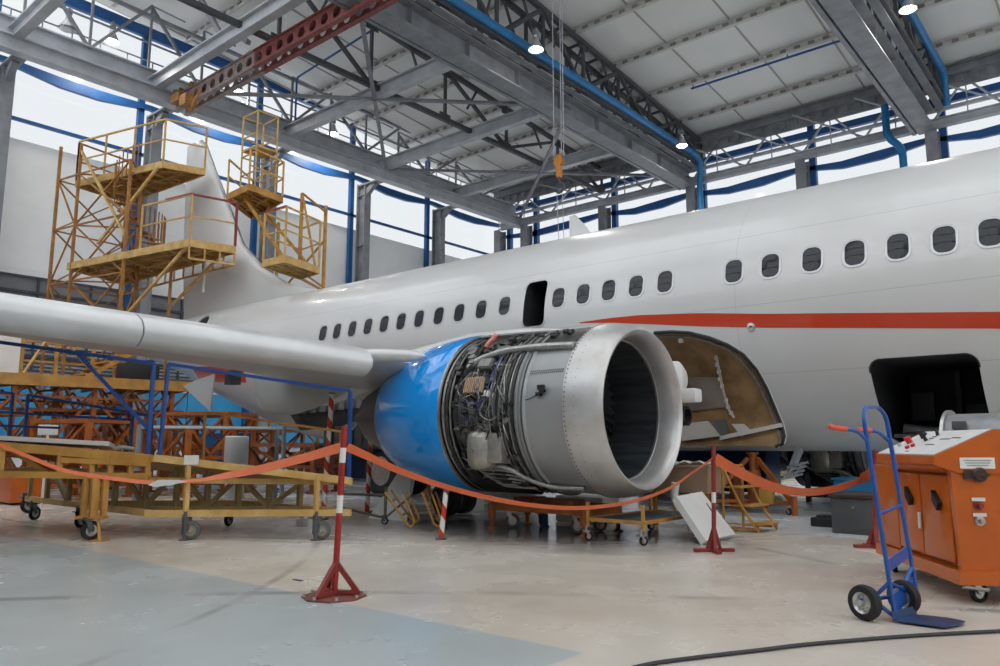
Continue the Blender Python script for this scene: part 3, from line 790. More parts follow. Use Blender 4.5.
# wing to body fairing, wheel well and undercarriage
secs = []
for X, w_, zt, zb in ((-3.9, .5, 1.6, 1.2), (-4.6, 1.2, 1.95, .98), (-6, 1.8, 2.2, .90), (-9, 2.05, 2.25, .88), (-11.5, 2.0, 2.2, .9), (-13.4, 1.5, 1.9, 1.0), (-14.6, .6, 1.5, 1.15)):
    ring = []
    for j in range(40):
        a = 2 * pi * j / 40; c, s_ = cos(a), sin(a); e = .75
        ring.append(V((X, YC + (min(w_, 1.7) if c > 0 else -w_) * abs(c) ** e, (zt + zb) / 2 + (zt - zb) / 2 * abs(s_) ** e * (1 if s_ > 0 else -1))))
    secs.append(ring)
b = MB(); b.loft(secs); b.build('body_fairing', BELLYM, PL)
b = MB(); q = [on('X', -11.0, *p) for p in ((292, 404), (378, 396), (382, 411), (345, 425), (308, 430))]
b.prism(q, (-.3, .05, 0))
for k in range(9):
    f = k / 8; p_ = lerp(q[0], q[1], .08 + f * .85); b.box(p_ + V((.06, 0, -.10)), (.10, .12, .16), mi=1)
b.build('flap_bay', [mat('dark wheel well', (.045, .043, .042), .6, 0, .5, 6), GUTSTEEL], PL, label='dark open flap bay at the wing root')
b = MB()
for i in range(9): b.box((-10.5 - .28 * i, 10.05 - .04 * i, 1.22), (.2, .12, .42)); b.tube([(-10.4 - .28 * i, 9.98, 1.05), (-10.5 - .28 * i, 9.95, 1.4)], .025, 6)
b.box((-11.7, 9.95, 1.18), (2.7, .25, .5)); b.build('wheel_well', mat('dark wheel well', (.045, .043, .042), .6, 0, .5, 6), PL)
b = MB(); q = [on('X', -11.2, *p) for p in ((336, 417), (364, 414), (353, 430))]; b.prism(q, (-.06, .0, 0)); b.build('gear_door', APAINT, PL, label='white undercarriage door')
def gear(Y, X=-11.6):
    g = MB(); g.tube([(X + .25, Y, 1.5), (X, Y, .5)], .09, 12); g.tube([(X, Y, .75), (X, Y, .45)], .06, 12); g.tube([(X, Y - .42, .5), (X, Y + .42, .5)], .06, 10)
    g.bar((X + .1, Y, .9), (X + .7, Y, 1.4), .07); st = g.build('landing_gear', ZINC, PL)
    for dy in (-.33, .33):
        wv = MB(); wv.lathe([(-.13, .28), (-.14, .42), (-.10, .49), (0, .505), (.10, .49), (.14, .42), (.13, .28)], (X, Y + dy, .505), 'Y', 32, 0); wv.lathe([(-.1, 0), (-.1, .12), (-.12, .28), (.12, .28), (.1, .12), (.1, 0)], (X, Y + dy, .505), 'Y', 24, 1)
        wv.build('main_wheel', [RUB, ZINC], st)
gear(10.4, -11.4); gear(13.9, -11.4)
g = MB(); g.tube([(4.6, YC, 1.3), (4.7, YC, .35)], .07, 10); g.tube([(4.7, YC - .3, .34), (4.7, YC + .3, .34)], .05, 8)
for dy in (-.22, .22): g.lathe([(-.09, .0), (-.09, .25), (-.05, .34), (.05, .34), (.09, .25), (.09, 0)], (4.7, YC + dy, .34), 'Y', 24)
g.build('nose_gear', RUB, PL)
# hinged strut hanging from the belly
b = MB(); A = on('Y', 11.4, 800, 452); B = on('Y', 11.2, 787, 478)
b.bar(A + V((0, 0, .05)), lerp(A, B, .55), .10, .07); b.bar(lerp(A, B, .4), B, .05); b.bar(lerp(A, B, .4) + V((.12, 0, 0)), B + V((.12, 0, .04)), .03)
for t in (.55, .7, .85, 1): b.bar(lerp(A, B, t) + V((-.08, 0, -.02)), lerp(A, B, t) + V((.22, 0, .06)), .03)
b.build('belly_strut', STEEL, PL, label='grey hinged strut hanging from the belly')
# ================================================================ ENGINE (part of the airliner) and its pieces as sub-parts
LIPM = mat('brushed inlet metal', (.60, .605, .61), .40, .66, .12, 3.0, (.50, .475, .45))
FANC = mat('grey fan case', (.36, .37, .375), .42, .35, .14, 1.6)
BLUEC = mat('bright blue cowl paint', (.0, .29, .82), .07, 0, .05, 2, coat=.6)
GUT = mat('dark oily engine metal', (.075, .072, .07), .45, .5, .55, 12, (.02, .02, .02))
GUTL = mat('mid grey engine metal', (.27, .265, .255), .4, .6, .4, 14)
PIPEM = mat('steel engine tubing', (.50, .49, .47), .3, .8, .3, 20)
COPPER = mat('tan ribbed cooler', (.55, .39, .27), .5, .2, .25, 20)
TANK = mat('worn tank metal', (.42, .40, .36), .36, .6, .35, 9)
HARN = mat('blue wiring sleeve', (.03, .045, .22), .6)
WHT = mat('white sleeve', (.68, .67, .64), .5)
DUCTD = mat('dark inlet lining', (.06, .068, .075), .45, .2, .5, 3, (.018, .022, .026), stretch=(.4, 6, 6))
COWLB = mat('tan brown cowl lining', (.32, .20, .09), .42, .0, .5, 3.0, (.15, .085, .034))
EY, EZ = 7.3, 1.387
def polar(X, R, deg, yc=EY):
    """deg from straight up, growing towards the camera side"""
    a = radians(deg); return V((X, yc - R * sin(a), EZ + R * cos(a)))
def make_engine():
    E = sub('engine', PL, (-5, EY, 0))
    O = (0, EY, EZ)
    # inlet cowl
    b = MB()
    prof = [(-4.53, .95), (-4.46, .954), (-4.36, .948), (-4.26, .932), (-4.18, .908), (-4.13, .88), (-4.103, .855), (-4.113, .828), (-4.145, .804), (-4.20, .785), (-4.28, .771), (-4.36, .762)]
    b.lathe(prof, O, 'X', 96)
    lip = b
    b = MB(); b.lathe([(-4.36, .762), (-4.5, .752), (-4.75, .738), (-5.0, .745)], O, 'X', 96); b.build('inlet_duct', DUCTD, E)
    b = MB(); b.lathe([(-4.36, .764), (-4.36, .752), (-4.385, .752), (-4.385, .764)], O, 'X', 80); b.build('inlet_ring', ALU, E)
    b = lip; RV = dict(mi=1)
    for k in range(120):
        p = polar(-4.508, .953, k * 3); n = (p - V((p.x, EY, EZ))).normalized()
        b.box((0, 0, 0), (.012, .012, .006), mi=1, M=Matrix.Translation(p) @ n.to_track_quat('Z', 'Y').to_matrix().to_4x4())
        if k % 2 == 0:
            p = polar(-4.39, .951, k * 3); b.box((0, 0, 0), (.007, .007, .004), mi=1, M=Matrix.Translation(p) @ n.to_track_quat('Z', 'Y').to_matrix().to_4x4())
    b.build('inlet_lip', [LIPM, STEELD], E, label='bare metal inlet lip')
    # fan: spinner and blades
    b = MB(); b.lathe([(-4.72, .0), (-4.76, .06), (-4.85, .13), (-4.98, .2), (-5.1, .23)], O, 'X', 40); b.build('spinner', mat('spinner grey', (.12, .12, .125), .4, .3), E)
    b = MB()
    for k in range(38):
        a = 2 * pi * k / 38; rows = []
        for i in range(6):
            t = i / 5; R = .2 + .53 * t; tw = radians(25 + 38 * t); hw = .055 + .04 * t; d = V((0, sin(a), cos(a))); ta = V((0, cos(a), -sin(a)))
            c = V((-4.98, EY, EZ)) + d * R; u = V((cos(tw), 0, 0)) + ta * sin(tw); rows.append([c + u * hw, c - u * hw])
        for i in range(5): b.add([rows[i][0], rows[i][1], rows[i + 1][1], rows[i + 1][0]], [(0, 1, 2, 3)], True)
    b.build('fan_blade', mat('titanium fan blade', (.10, .105, .11), .35, .8), E, fixn=False)
    b = MB(); b.lathe([(-5.08, .0), (-5.09, .74)], O, 'X', 40); b.build('fan_backplate', DARK, E)
    # fan case, flanges
    b = MB(); b.lathe([(-4.51, .935), (-4.55, .932), (-5.03, .918), (-5.05, .945), (-5.08, .945), (-5.085, .915), (-5.13, .915), (-5.14, .94), (-5.165, .94), (-5.17, .87), (-5.35, .79), (-6.3, .74)], O, 'X', 96)
    for k in range(17):
        for row in (0, 1):
            p = polar(-4.58 - .026 * k, .935, 65 + row * 1.6); n = (p - V((p.x, EY, EZ))).normalized()
            b.box((0, 0, 0), (.010, .010, .007), mi=1, M=Matrix.Translation(p) @ n.to_track_quat('Z', 'Y').to_matrix().to_4x4())
    for k in range(150):
        p = polar(-5.065, .948, k * 2.4); n = (p - V((p.x, EY, EZ))).normalized()
        b.box((0, 0, 0), (.06, .014, .012), mi=1, M=Matrix.Translation(p) @ n.to_track_quat('Z', 'X').to_matrix().to_4x4())
    b.build('fan_case', [FANC, STEELD], E)
    b = MB()  # probe with lead on the case
    p = polar(-4.79, .93, 79); b.tube([p, p + V((0, -.05, .0))], .03, 10); b.box(p + V((.0, -.04, .03)), (.07, .05, .05)); b.box(p + V((-.04, -.03, -.04)), (.06, .04, .04))
    b.tube(smooth_pts([p + V((0, -.03, 0)), polar(-4.88, .94, 82), polar(-4.95, .94, 84), polar(-5.0, .955, 85)]), .006, 5); b.build('probe', GUT, E)
    # dark core barrel and internals
    b = MB(); b.lathe([(-5.12, .90), (-5.2, .80), (-5.4, .74), (-6.25, .74), (-6.3, .84), (-6.32, .95)], O, 'X', 64); b.build('core_casing', GUT, E)
    # blue reverser cowl, its front edge ring, exhaust
    b = MB(); b.lathe([(-6.30, .95), (-6.27, .985), (-6.29, .995), (-6.45, .997), (-6.7, .98), (-6.95, .945), (-7.2, .892), (-7.42, .83), (-7.58, .772), (-7.68, .725), (-7.69, .70), (-7.5, .70)], O, 'X', 96); b.build('reverser_cowl', BLUEC, E, label='glossy blue cowl behind the open bay')
    b = MB(); b.lathe([(-6.25, .965), (-6.25, .992), (-6.275, .992), (-6.275, .965)], O, 'X', 96); b.lathe([(-6.2, .93), (-6.2, .955), (-6.23, .955), (-6.23, .93)], O, 'X', 96); b.build('cowl_edge', PIPEM, E)
    b = MB(); b.lathe([(-7.5, .65), (-7.75, .60), (-8.1, .50), (-8.42, .38), (-8.43, .36), (-8.1, .38)], O, 'X', 64); b.lathe([(-8.1, .3), (-8.5, .24), (-8.9, .06), (-8.92, 0)], O, 'X', 40); b.build('exhaust_nozzle', mat('heat stained exhaust metal', (.17, .155, .145), .42, .8, .3, 3), E)
    # pylon
    b = MB(); secs = []
    for X, zt, zb, w_ in ((-5.2, 2.36, 2.2, .06), (-5.7, 2.42, 2.15, .16), (-6.6, 2.44, 2.1, .2), (-8.0, 2.28, 1.9, .2), (-9.6, 2.0, 1.6, .14), (-10.4, 1.9, 1.6, .03)):
        secs.append([V((X, EY + w_ * c, (zt + zb) / 2 + (zt - zb) / 2 * s_)) for c, s_ in ((cos(2 * pi * j / 24), sin(2 * pi * j / 24)) for j in range(24))])
    b.loft(secs); b.build('pylon', APAINT, E)
    # upper fairing seen over the open bay (white shell with a red and white streamer)
    b = MB(); secs = []
    for X, R in ((-6.28, .99), (-6.0, .99), (-5.6, .98), (-5.1, .955), (-4.6, .945)):
        secs.append([polar(X, R, d) for d in range(-60, 17, 4)] + [polar(X, R - .02, d) for d in range(16, -61, -4)])
    b.loft(secs); b.build('pylon_fairing', APAINT, E)
    return E, O
ENG, O = make_engine()
rnd = random.Random(11)
def surf_box(b, X, R, deg, d, mi=0, bev=.012, tilt=0):
    p = polar(X, R, deg); n = (p - V((p.x, EY, EZ))).normalized(); x = V((1, 0, 0)); y = n.cross(x)
    M = Matrix((x, y, n)).transposed().to_4x4(); M.translation = p; M = M @ Matrix.Rotation(radians(tilt), 4, 'Z')
    b.box((0, 0, 0), d, M, mi, bev)
def parc(X0, X1, R0, R1, d0, d1, n=8):
    return [polar(X0 + (X1 - X0) * k / n, R0 + (R1 - R0) * k / n, d0 + (d1 - d0) * k / n) for k in range(n + 1)]
# ribbed cooler
b = MB(); surf_box(b, -5.80, .86, 72, (.28, .18, .12))
for k in range(9): surf_box(b, -5.92 + .03 * k, .93, 72, (.014, .19, .03), 0, .003)
b.build('heat_exchanger', COPPER, ENG, label='tan ribbed heat exchanger')
# grey control boxes
for X, dg_, w_, h_ in ((-5.70, 56, .2, .14), (-5.55, 44, .2, .13)):
    b = MB(); surf_box(b, X, .9, dg_, (w_, h_, .12), bev=.015); surf_box(b, X, .965, dg_, (w_ * .9, h_ * .85, .02)); b.build('control_box', GUTL, ENG)
b = MB(); surf_box(b, -5.57, .93, 79, (.06, .07, .06)); b.build('connector_box', WHT, ENG, label='white connector box')
# oil tank low on the side
p = polar(-5.74, .87, 119); b = MB()
b.lathe([(-.24, .08), (-.23, .14), (-.18, .185), (-.05, .20), (.12, .195), (.17, .17), (.2, .12), (.2, 0)], p, 'Z', 28); b.lathe([(.2, .09), (.26, .09), (.27, .06), (.27, 0)], p + V((.05, 0, 0)), 'Z', 16)
b.box(p + V((.24, .02, .0)), (.24, .3, .34), bev=.05); b.tube([p + V((-.02, -.195, -.02)), p + V((-.02, -.215, -.02))], .03, 12); b.build('oil_tank', TANK, ENG, label='worn metal oil tank')
# gearbox lump at the bottom and accessories
b = MB(); surf_box(b, -5.8, .84, 160, (.8, .5, .2), bev=.05); surf_box(b, -5.6, .9, 142, (.2, .2, .16), bev=.04); surf_box(b, -6.02, .88, 140, (.2, .25, .18), bev=.05); b.tube([polar(-5.5, .9, 150), polar(-5.3, .9, 150)], .07, 14); b.build('gearbox', GUT, ENG)
# big bleed ducts
b = MB(); b.tube(fillet([polar(-6.0, .9, 56), polar(-5.85, .93, 50), polar(-5.5, .955, 45), polar(-5.0, .96, 45), polar(-4.54, .955, 47)], .12), .042, 14); b.build('bleed_duct', PIPEM, ENG)
b = MB(); b.tube(fillet([polar(-5.9, .88, 134), polar(-5.72, .95, 131), polar(-5.46, .955, 130), polar(-5.25, .955, 144), polar(-5.0, .96, 152), polar(-4.6, .955, 152)], .15), .028, 12); b.build('drain_duct', PIPEM, ENG)
# top of bay: cluster of valves
for X, dg_, s_ in ((-6.08, 38, 1.), (-5.98, 48, .8), (-6.1, 58, .7), (-5.62, 24, .7), (-5.4, 27, .7), (-5.2, 23, .6), (-5.0, 26, .7), (-4.8, 24, .55), (-5.3, 20, .5), (-4.9, 20, .5)):
    b = MB(); q = polar(X, .92, dg_); b.tube([q, polar(X, .96, dg_)], .05 * s_, 12); b.tube([polar(X - .08 * s_, .93, dg_), polar(X + .08 * s_, .93, dg_)], .035 * s_, 10); surf_box(b, X + .04, .93, dg_ + 5, (.1 * s_, .08 * s_, .07), bev=.01); surf_box(b, X - .06, .91, dg_ - 5, (.07, .1 * s_, .09), bev=.01)
    b.build('valve', GUT if s_ < .8 else GUTL, ENG)
b = MB(); b.lathe([(-4.54, .937), (-5.3, .93), (-5.3, .9)], O, 'X', 14, a0=radians(-41), a1=radians(5)); b.build('recess_shade', GUT, ENG)  # dark sheet painting in the shaded recess between fairing and bleed duct
# pipework: rings, long runs, loops
for i in range(110):
    b = MB(); kind = (0, 1, 1, 2, 2, 1)[i % 6]; r_ = rnd.choice((.004, .005, .006, .008, .011)); m_ = rnd.choice((PIPEM, GUTL, GUTL, GUT, GUT, GUT))
    if kind == 0:
        X = rnd.uniform(-6.15, -5.2); d0 = rnd.uniform(20, 60); b.tube(parc(X, X + rnd.uniform(-.06, .06), .80 + rnd.random() * .12, .82 + rnd.random() * .1, d0, d0 + rnd.uniform(40, 100), 14), r_, 7)
    elif kind == 1:
        d = rnd.uniform(25, 150); x0 = rnd.uniform(-6.2, -5.8); b.tube(fillet([polar(x0, .82, d), polar(x0 + .12, .92, d), polar(x0 + .4, .9, d + rnd.uniform(-9, 9)), polar(x0 + .55, .82, d + rnd.uniform(-14, 14))], .06), r_, 7)
    else:
        X = rnd.uniform(-6.1, -5.25); d = rnd.uniform(30, 145); b.tube(smooth_pts([polar(X, .82, d), polar(X + .05, .95, d + 6), polar(X + rnd.uniform(-.1, .2), .93, d + 18), polar(X + .1, .9, d + 27), polar(X + .12, .8, d + 30)], 5), r_, 7)
    b.build('tube', m_, ENG)
for X, m_, r_ in ((-5.16, GUTL, .012), (-5.2, GUT, .016), (-5.24, PIPEM, .008), (-5.28, GUT, .014), (-5.33, GUTL, .009), (-5.38, PIPEM, .006), (-5.43, GUT, .012), (-6.17, GUT, .02), (-6.12, GUTL, .012)):
    b = MB(); b.tube(parc(X, X, .935 if X > -5.6 else .93, .935, 18, 168, 40), r_, 8); b.build('ring_tube', m_, ENG)
# lower bundle of bent tubes
for i in range(7):
    b = MB(); o_ = i * .05; b.tube(fillet([polar(-6.1 + o_, .9, 126 + i * 4), polar(-5.9 + o_ * .6, .97, 130 + i * 3.5), polar(-5.5, .97, 129 + i * 4), polar(-5.36 + o_ * .2, .93, 136 + i * 4)], .1), .010 + .004 * (i % 2), 7); b.build('tube', PIPEM, ENG)
b = MB(); b.tube(smooth_pts([polar(-5.62, .88, 80), polar(-5.60, .95, 86), polar(-5.62, .97, 93), polar(-5.5, .97, 97), polar(-5.4, .95, 95), polar(-5.36, .95, 90)]),   .008, 8); b.build('white_hose', GUTL, ENG, label='grey hose looped on the engine side')
b = MB(); b.tube(smooth_pts([polar(-5.5, .96, 52), polar(-5.52, .95, 62), polar(-5.54, .96, 74), polar(-5.6, .95, 83), polar(-5.75, .94, 86), polar(-5.9, .92, 84)]), .008, 8)
b.tube(smooth_pts([polar(-5.6, .95, 83), polar(-5.72, .93, 92), polar(-5.84, .92, 97), polar(-6.0, .9, 92)]), .006, 8); b.tube(smooth_pts([polar(-5.5, .96, 52), polar(-5.6, .95, 48), polar(-5.75, .92, 50)]), .006, 8); b.build('wiring_harness', HARN, ENG, label='blue wiring harness')
b = MB(); p0 = polar(-5.92, 1.0, 20); b.tube(smooth_pts([p0, p0 + V((-.02, -.04, -.06)), p0 + V((-.09, -.07, -.14)), p0 + V((-.1, -.09, -.22))]), [.02, .03, .03, .03, .03, .03, .03, .03, .03, .03, .03, .03, .03, .03, .03, .03, .03, .028, .02], 8, mi=0)
b.build('streamer', mat('red and white streamer', (.75, .68, .62), .5, 0, 0, 9, (.72, .12, .05)), ENG)
for k in range(70):
    d = rnd.uniform(22, 155); X = rnd.uniform(-6.2, -5.2); s_ = rnd.uniform(.5, 1.3); b = MB(); surf_box(b, X, .86 + rnd.random() * .07, d, (.06 * s_, .05 * rnd.uniform(.6, 1.6), .06), bev=.006, tilt=rnd.choice((0, 0, 20, 45)))
    if k % 3 == 0: b.tube([polar(X, .86, d), polar(X, .97, d)], .014 * s_, 10)
    b.build('bracket', rnd.choice((GUT, GUT, GUTL, GUTL, TANK)), ENG)

# left wing engine: same pieces copied over
copy_tree(ENG, PL, V(ENG.location) + V((0, 2 * (YC - EY), 0)))

# another uncovered engine on a low stand beyond the fuselage
SE = thing('spare_engine', 'uncovered dark engine core with grey intake on a low stand beyond the fuselage belly', 'engine', (-4.6, 14.9, 0))
SH = V((1.3, 7.55, -.2))
for ch in list(ENG.children):
    if ch.name.split('.')[0] in ('pylon', 'pylon_fairing', 'streamer', 'recess_shade', 'reverser_cowl', 'exhaust_nozzle', 'cowl_edge'): continue
    c = ch.copy(); COL.objects.link(c); c.parent = SE
    c.location = V(PL.location) + V(ENG.location) + SH - V(SE.location)
b = MB()
for x in (-4.75, -3.65):
    for y in (14.2, 15.6): b.bar((x, y, 0), (x, y, .5), .08)
    b.bar((x, 14.2, .18), (x, 15.6, .18), .08)
for y in (14.2, 15.6): b.bar((-4.75, y, .12), (-3.65, y, .12), .08)
b.build('stand', STEELD, SE)

# open inboard fan cowl (lining towards the viewer)
def cowl_y(z): return interp([(.9, 9.55), (1.3, 9.62), (1.7, 9.5), (2.1, 9.2), (2.4, 8.75), (2.6, 8.3)], z)
def cowl_pt(px, py, off=0.):
    Y = 9.3
    for _ in range(12):
        p = on('Y', Y, px, py); Y = .5 * Y + .5 * cowl_y(p.z)
    p = on('Y', Y, px, py); return p + V((0, off, 0))
edge = [(640, 337), (655, 333), (672, 332), (690, 333), (710, 338), (728, 345), (744, 355), (757, 370), (767, 388), (775, 407), (782, 424), (785, 436), (783, 444), (776, 447)]
base = [(640, 446), (650, 446), (664, 446), (680, 446), (694, 446), (708, 446), (720, 446), (732, 446), (742, 446), (752, 446), (761, 446), (768, 446.5), (772, 447), (775, 447.2)]
rows_i = []; rows_o = []
for (a, c) in zip(edge, base):
    ri = []; ro = []
    for k in range(9):
        t = k / 8; px, py = a[0] + (c[0] - a[0]) * t, a[1] + (c[1] - a[1]) * t
        ri.append(cowl_pt(px, py)); ro.append(cowl_pt(px, py, .07))
    rows_i.append(ri); rows_o.append(ro)
CW = MB(); CW.loft(rows_i, closed=False, caps=False, mi=0); CW.loft(rows_o, closed=False, caps=False, mi=1)
ring_i = [r[0] for r in rows_i] + [r[-1] for r in rows_i[::-1]]; ring_o = [r[0] for r in rows_o] + [r[-1] for r in rows_o[::-1]]
CW.loft([ring_i, ring_o], caps=False, smooth=False, mi=1)
cw = CW.build('fan_cowl_door', [COWLB, APAINT], PL, label='open fan cowl showing its brown lining')
b = MB(); b.tube([cowl_pt(*q, -.02) for q in edge[1:]], .022, 8); b.build('seal', DARK, cw)
b = MB(); b.tube([cowl_pt(q[0] - (4 if i > 4 else 0), q[1] + 4, -.015) for i, q in enumerate(edge[1:-1])], .02, 8); b.build('edge_frame', GUTL, cw)
b = MB(); jag = [cowl_pt(695 + (36 if True else 0) + dx, y_, -.03) for dx, y_ in ((-14, 355), (-12, 364), (-10, 372), (-9, 382), (-6, 392), (-3, 402), (0, 412))]
b.tube([cowl_pt(*q, -.03) for q in ((717, 356), (719, 366), (721, 376), (723, 387), (726, 398), (730, 410), (735, 418))], .018, 6)
for i, q in enumerate(((717, 358), (718, 365), (720, 372), (721, 379), (723, 386), (724, 393), (727, 400), (729, 407), (732, 413))): b.box(cowl_pt(*q, -.03), (.045, .03, .05))
b.build('rib', mat('flaking white edge', (.62, .60, .56), .6, 0, .5, 30), cw)
def quad(q, off, th, m_, nm):
    b = MB(); b.prism([cowl_pt(*p, off) for p in q], (0, -th, 0)); return b.build(nm, m_, cw)
quad([(684, 424), (710, 421), (722, 436), (684, 441)], -.03, .03, mat('grey lining panel', (.42, .40, .37), .5), 'lining_panel')
quad([(733, 424), (745, 424), (752, 430), (743, 437)], -.03, .02, mat('grey lining panel', (.4, .4, .4)), 'lining_panel')
quad([(722, 436), (783, 423), (784, 427), (722, 440)], -.04, .03, mat('grey lining panel', (.4, .4, .4)), 'stiffener')
quad([(714, 420), (726, 420), (730, 433), (722, 436)], -.02, .02, STEELD, 'stiffener')
quad([(690, 377), (718, 377), (728, 407), (690, 411)], -.015, .01, mat('greyish lining', (.26, .22, .19), .5, 0, .3, 4), 'lining_panel')
b = MB(); b.box(cowl_pt(682, 341, -.03), (.05, .04, .05)); b.build('latch', WHT, cw)
# white accessories between inlet and cowl
b = MB(); q = on('Y', 8.5, 679, 372); b.lathe([(-.25, .0), (-.25, .20), (-.1, .23), (.08, .22), (.14, .14), (.15, 0)], q + V((-.12, .05, -.08)), 'X', 28); b.build('starter_cover', WHT, cw)
b = MB(); q = on('Y', 8.45, 686, 396); b.box(q, (.34, .2, .17), Matrix.Translation((0, 0, 0)), bev=.04); b.build('cover_box', WHT, cw)
b = MB(); q = on('Y', 8.6, 684, 416); b.lathe([(-.05, .09), (.05, .09), (.05, .12), (-.05, .12)], q, 'X', 24, closed=True); b.build('hose_clamp', DARK, cw)
# ================================================================ THINGS ON THE FLOOR
def band(b, p, r, m0, z0, z1): pass
# ---- barrier stanchions
def stanchion(base, top, h, label, bands, big=True):
    base = V(base); t = thing('barrier_post', label, 'barrier post', base, None)
    top = V(top); ax = (top - base)
    P = lambda f: base + ax * f
    ts = sorted([0] + [q for bd in bands for q in bd] + [1]); b = MB(); on_ = False
    def is_w(f): return any(a <= f < c for a, c in bands)
    b = MB(); wv = MB()
    for a, c in zip(ts, ts[1:]):
        if c - a < 1e-4: continue
        (wv if is_w((a + c) / 2) else b).tube([P(max(a, .02)), P(c)], .021, 14)
    b.build('pole', RED if big else DRED, t)
    if wv.v: wv.build('pole_band', mat('white enamel', (.72, .70, .68), .4), t, label='white bands on the pole')
    b = MB()
    if big:
        b.lathe([(0, 0), (0, .215), (.012, .215), (.014, .19), (.014, 0)], base, 'Z', 8, smooth=False)
        for k in range(8):
            a = 2 * pi * k / 8 + .2; b.lathe([(0, .012), (.022, .012), (.022, 0)], base + V((.19 * cos(a), .19 * sin(a), .008)), 'Z', 6, 1)
        b.build('base_plate', [mat('brown red plate', (.22, .07, .055), .5, 0, .4, 6), ZINC], t)
        b = MB()
        for a in (radians(40) + 2 * pi * k / 3 for k in range(3)):
            f = base + V((.165 * cos(a), .165 * sin(a), .02)); b.bar(f, P(.20), .03, .03); 
            b.bar(base + V((0, 0, .03)), f + V((0, 0, .01)), .03, .022)
        b.build('brace', DRED, t)
    else:
        for k, a in enumerate((radians(40), radians(160), radians(280), radians(-60))):
            pass
        b.bar(base - RT * .19 + V((0, 0, .02)), base + RT * .19 + V((0, 0, .02)), .05, .03); b.bar(base - FH * .18 + V((0, 0, .016)), base + FH * .18 + V((0, 0, .016)), .05, .025)
        b.build('base_plate', DRED, t); b = MB()
        for s_ in (-1, 1):
            b.bar(base + RT * (.06 * s_) + V((0, 0, .03)), P(.24), .026); b.bar(base + FH * (.06 * s_) + V((0, 0, .03)), P(.24), .026)
        b.build('brace', DRED, t)
    b = MB(); b.lathe([(0, .0), (0, .024), (.012, .024), (.016, 0)], top, 'Z', 12); b.build('cap', DRED, t)
    return t
B1 = dep(334, 597, (on('Z', 0, 334, 597) - EYE).dot(FH)); B1.z = 0
d1 = B1.dot(FH); T1 = dep(344.5, 428, d1)
stanchion(B1, T1, 1.15, 'red and white barrier post on an eight sided plate standing on the painted floor edge', [(.49, .595), (.79, .88)])
B2 = on('Z', 0, 714, 552); B2.z = 0; d2 = B2.dot(FH); T2 = dep(713.5, 446, d2)
stanchion(B2, T2, 1.0, 'thin dark red barrier post in front of the white leaning cover', [(.46, .56)], False)
B3 = on('Z', 0, 874, 548); B3.z = 0; d3 = B3.dot(FH); T3 = dep(876, 452, d3)
stanchion(B3, T3, 1.0, 'red barrier post mostly hidden behind the hand truck and orange cart', [], False)
def tape(pts, label, w=.07, tw=None, wt=None):
    P = smooth_pts([dep(*q[:3]) for q in pts], 8); k = len(P); b = MB(); ra = []; rb = []
    for i, p in enumerate(P):
        t = (P[min(i + 1, k - 1)] - P[max(i - 1, 0)]).normalized(); a = interp(tw, i / (k - 1)) if tw else .25
        sd = t.cross(UZ).normalized(); u = sd.cross(t).normalized(); d = (u * cos(a) + sd * sin(a)) * (interp(wt, i / (k - 1)) if wt else 1); n = t.cross(d).normalized() * .0012
        ra.append([p + d * w / 2 - n, p - d * w / 2 - n, p - d * w / 2 + n, p + d * w / 2 + n])
    b.loft(ra, smooth=True); o = b.build('barrier_tape', TAPE); return tag(o, label, 'barrier tape', None)
tape([(342, 447, d1), (300, 459, d1 + .25), (255, 470, d1 + .5), (215, 477.5, d1 + .75), (190, 481, d1 + .9), (150, 482.5, d1 + 1.15), (95, 476, d1 + 1.5), (60, 469, d1 + 1.7), (20, 453, d1 + 2.0), (-30, 432, d1 + 2.4)],
     'orange tape sagging past the yellow trolleys to the red and white post', .07, [(0, .3), (.25, .5), (.38, .9), (.6, .6), (1, .5)], [(0, 1.1), (.3, .95), (.42, .5), (1, .5)])
tape([(347, 447, d1), (365, 455, d1 + .12), (400, 471, d1 + .35), (440, 485, d1 + .6), (485, 497, d1 + .8), (530, 505, d1 + 1.05), (580, 508, d1 + 1.3), (630, 502, d1 + 1.55), (668, 489, d1 + 1.75), (695, 471, d1 + 1.95), (712, 459, d2)],
     'orange tape sagging below the uncovered engine between two posts', .05, [(0, .5), (.5, .8), (1, .7)], [(0, 1.2), (.3, .9), (1, 1)])
tape([(715, 458, d2), (735, 470, d2 + .2), (760, 482, d2 + .45), (785, 490, d2 + .7), (815, 492, d2 + 1.0), (845, 486, d2 + 1.25), (865, 477, d2 + 1.4), (876, 468, d3)],
     'orange tape sagging from the thin post towards the orange cart', .10, [(0, .4), (.5, .6), (1, .4)])
# folded white paper tag caught on the tape
b = MB(); A = [dep(148, 485, d1 + 1.0), dep(158, 480, d1 + .98), dep(178, 480, d1 + .85), dep(187, 481.5, d1 + .83), dep(172, 485, d1 + .88), dep(155, 487, d1 + .97)]
b.prism(A, FH * .012); o = b.build('paper_tag', WHITE); tag(o, 'white paper tag tied to the orange tape below the yellow trolleys', 'tag')

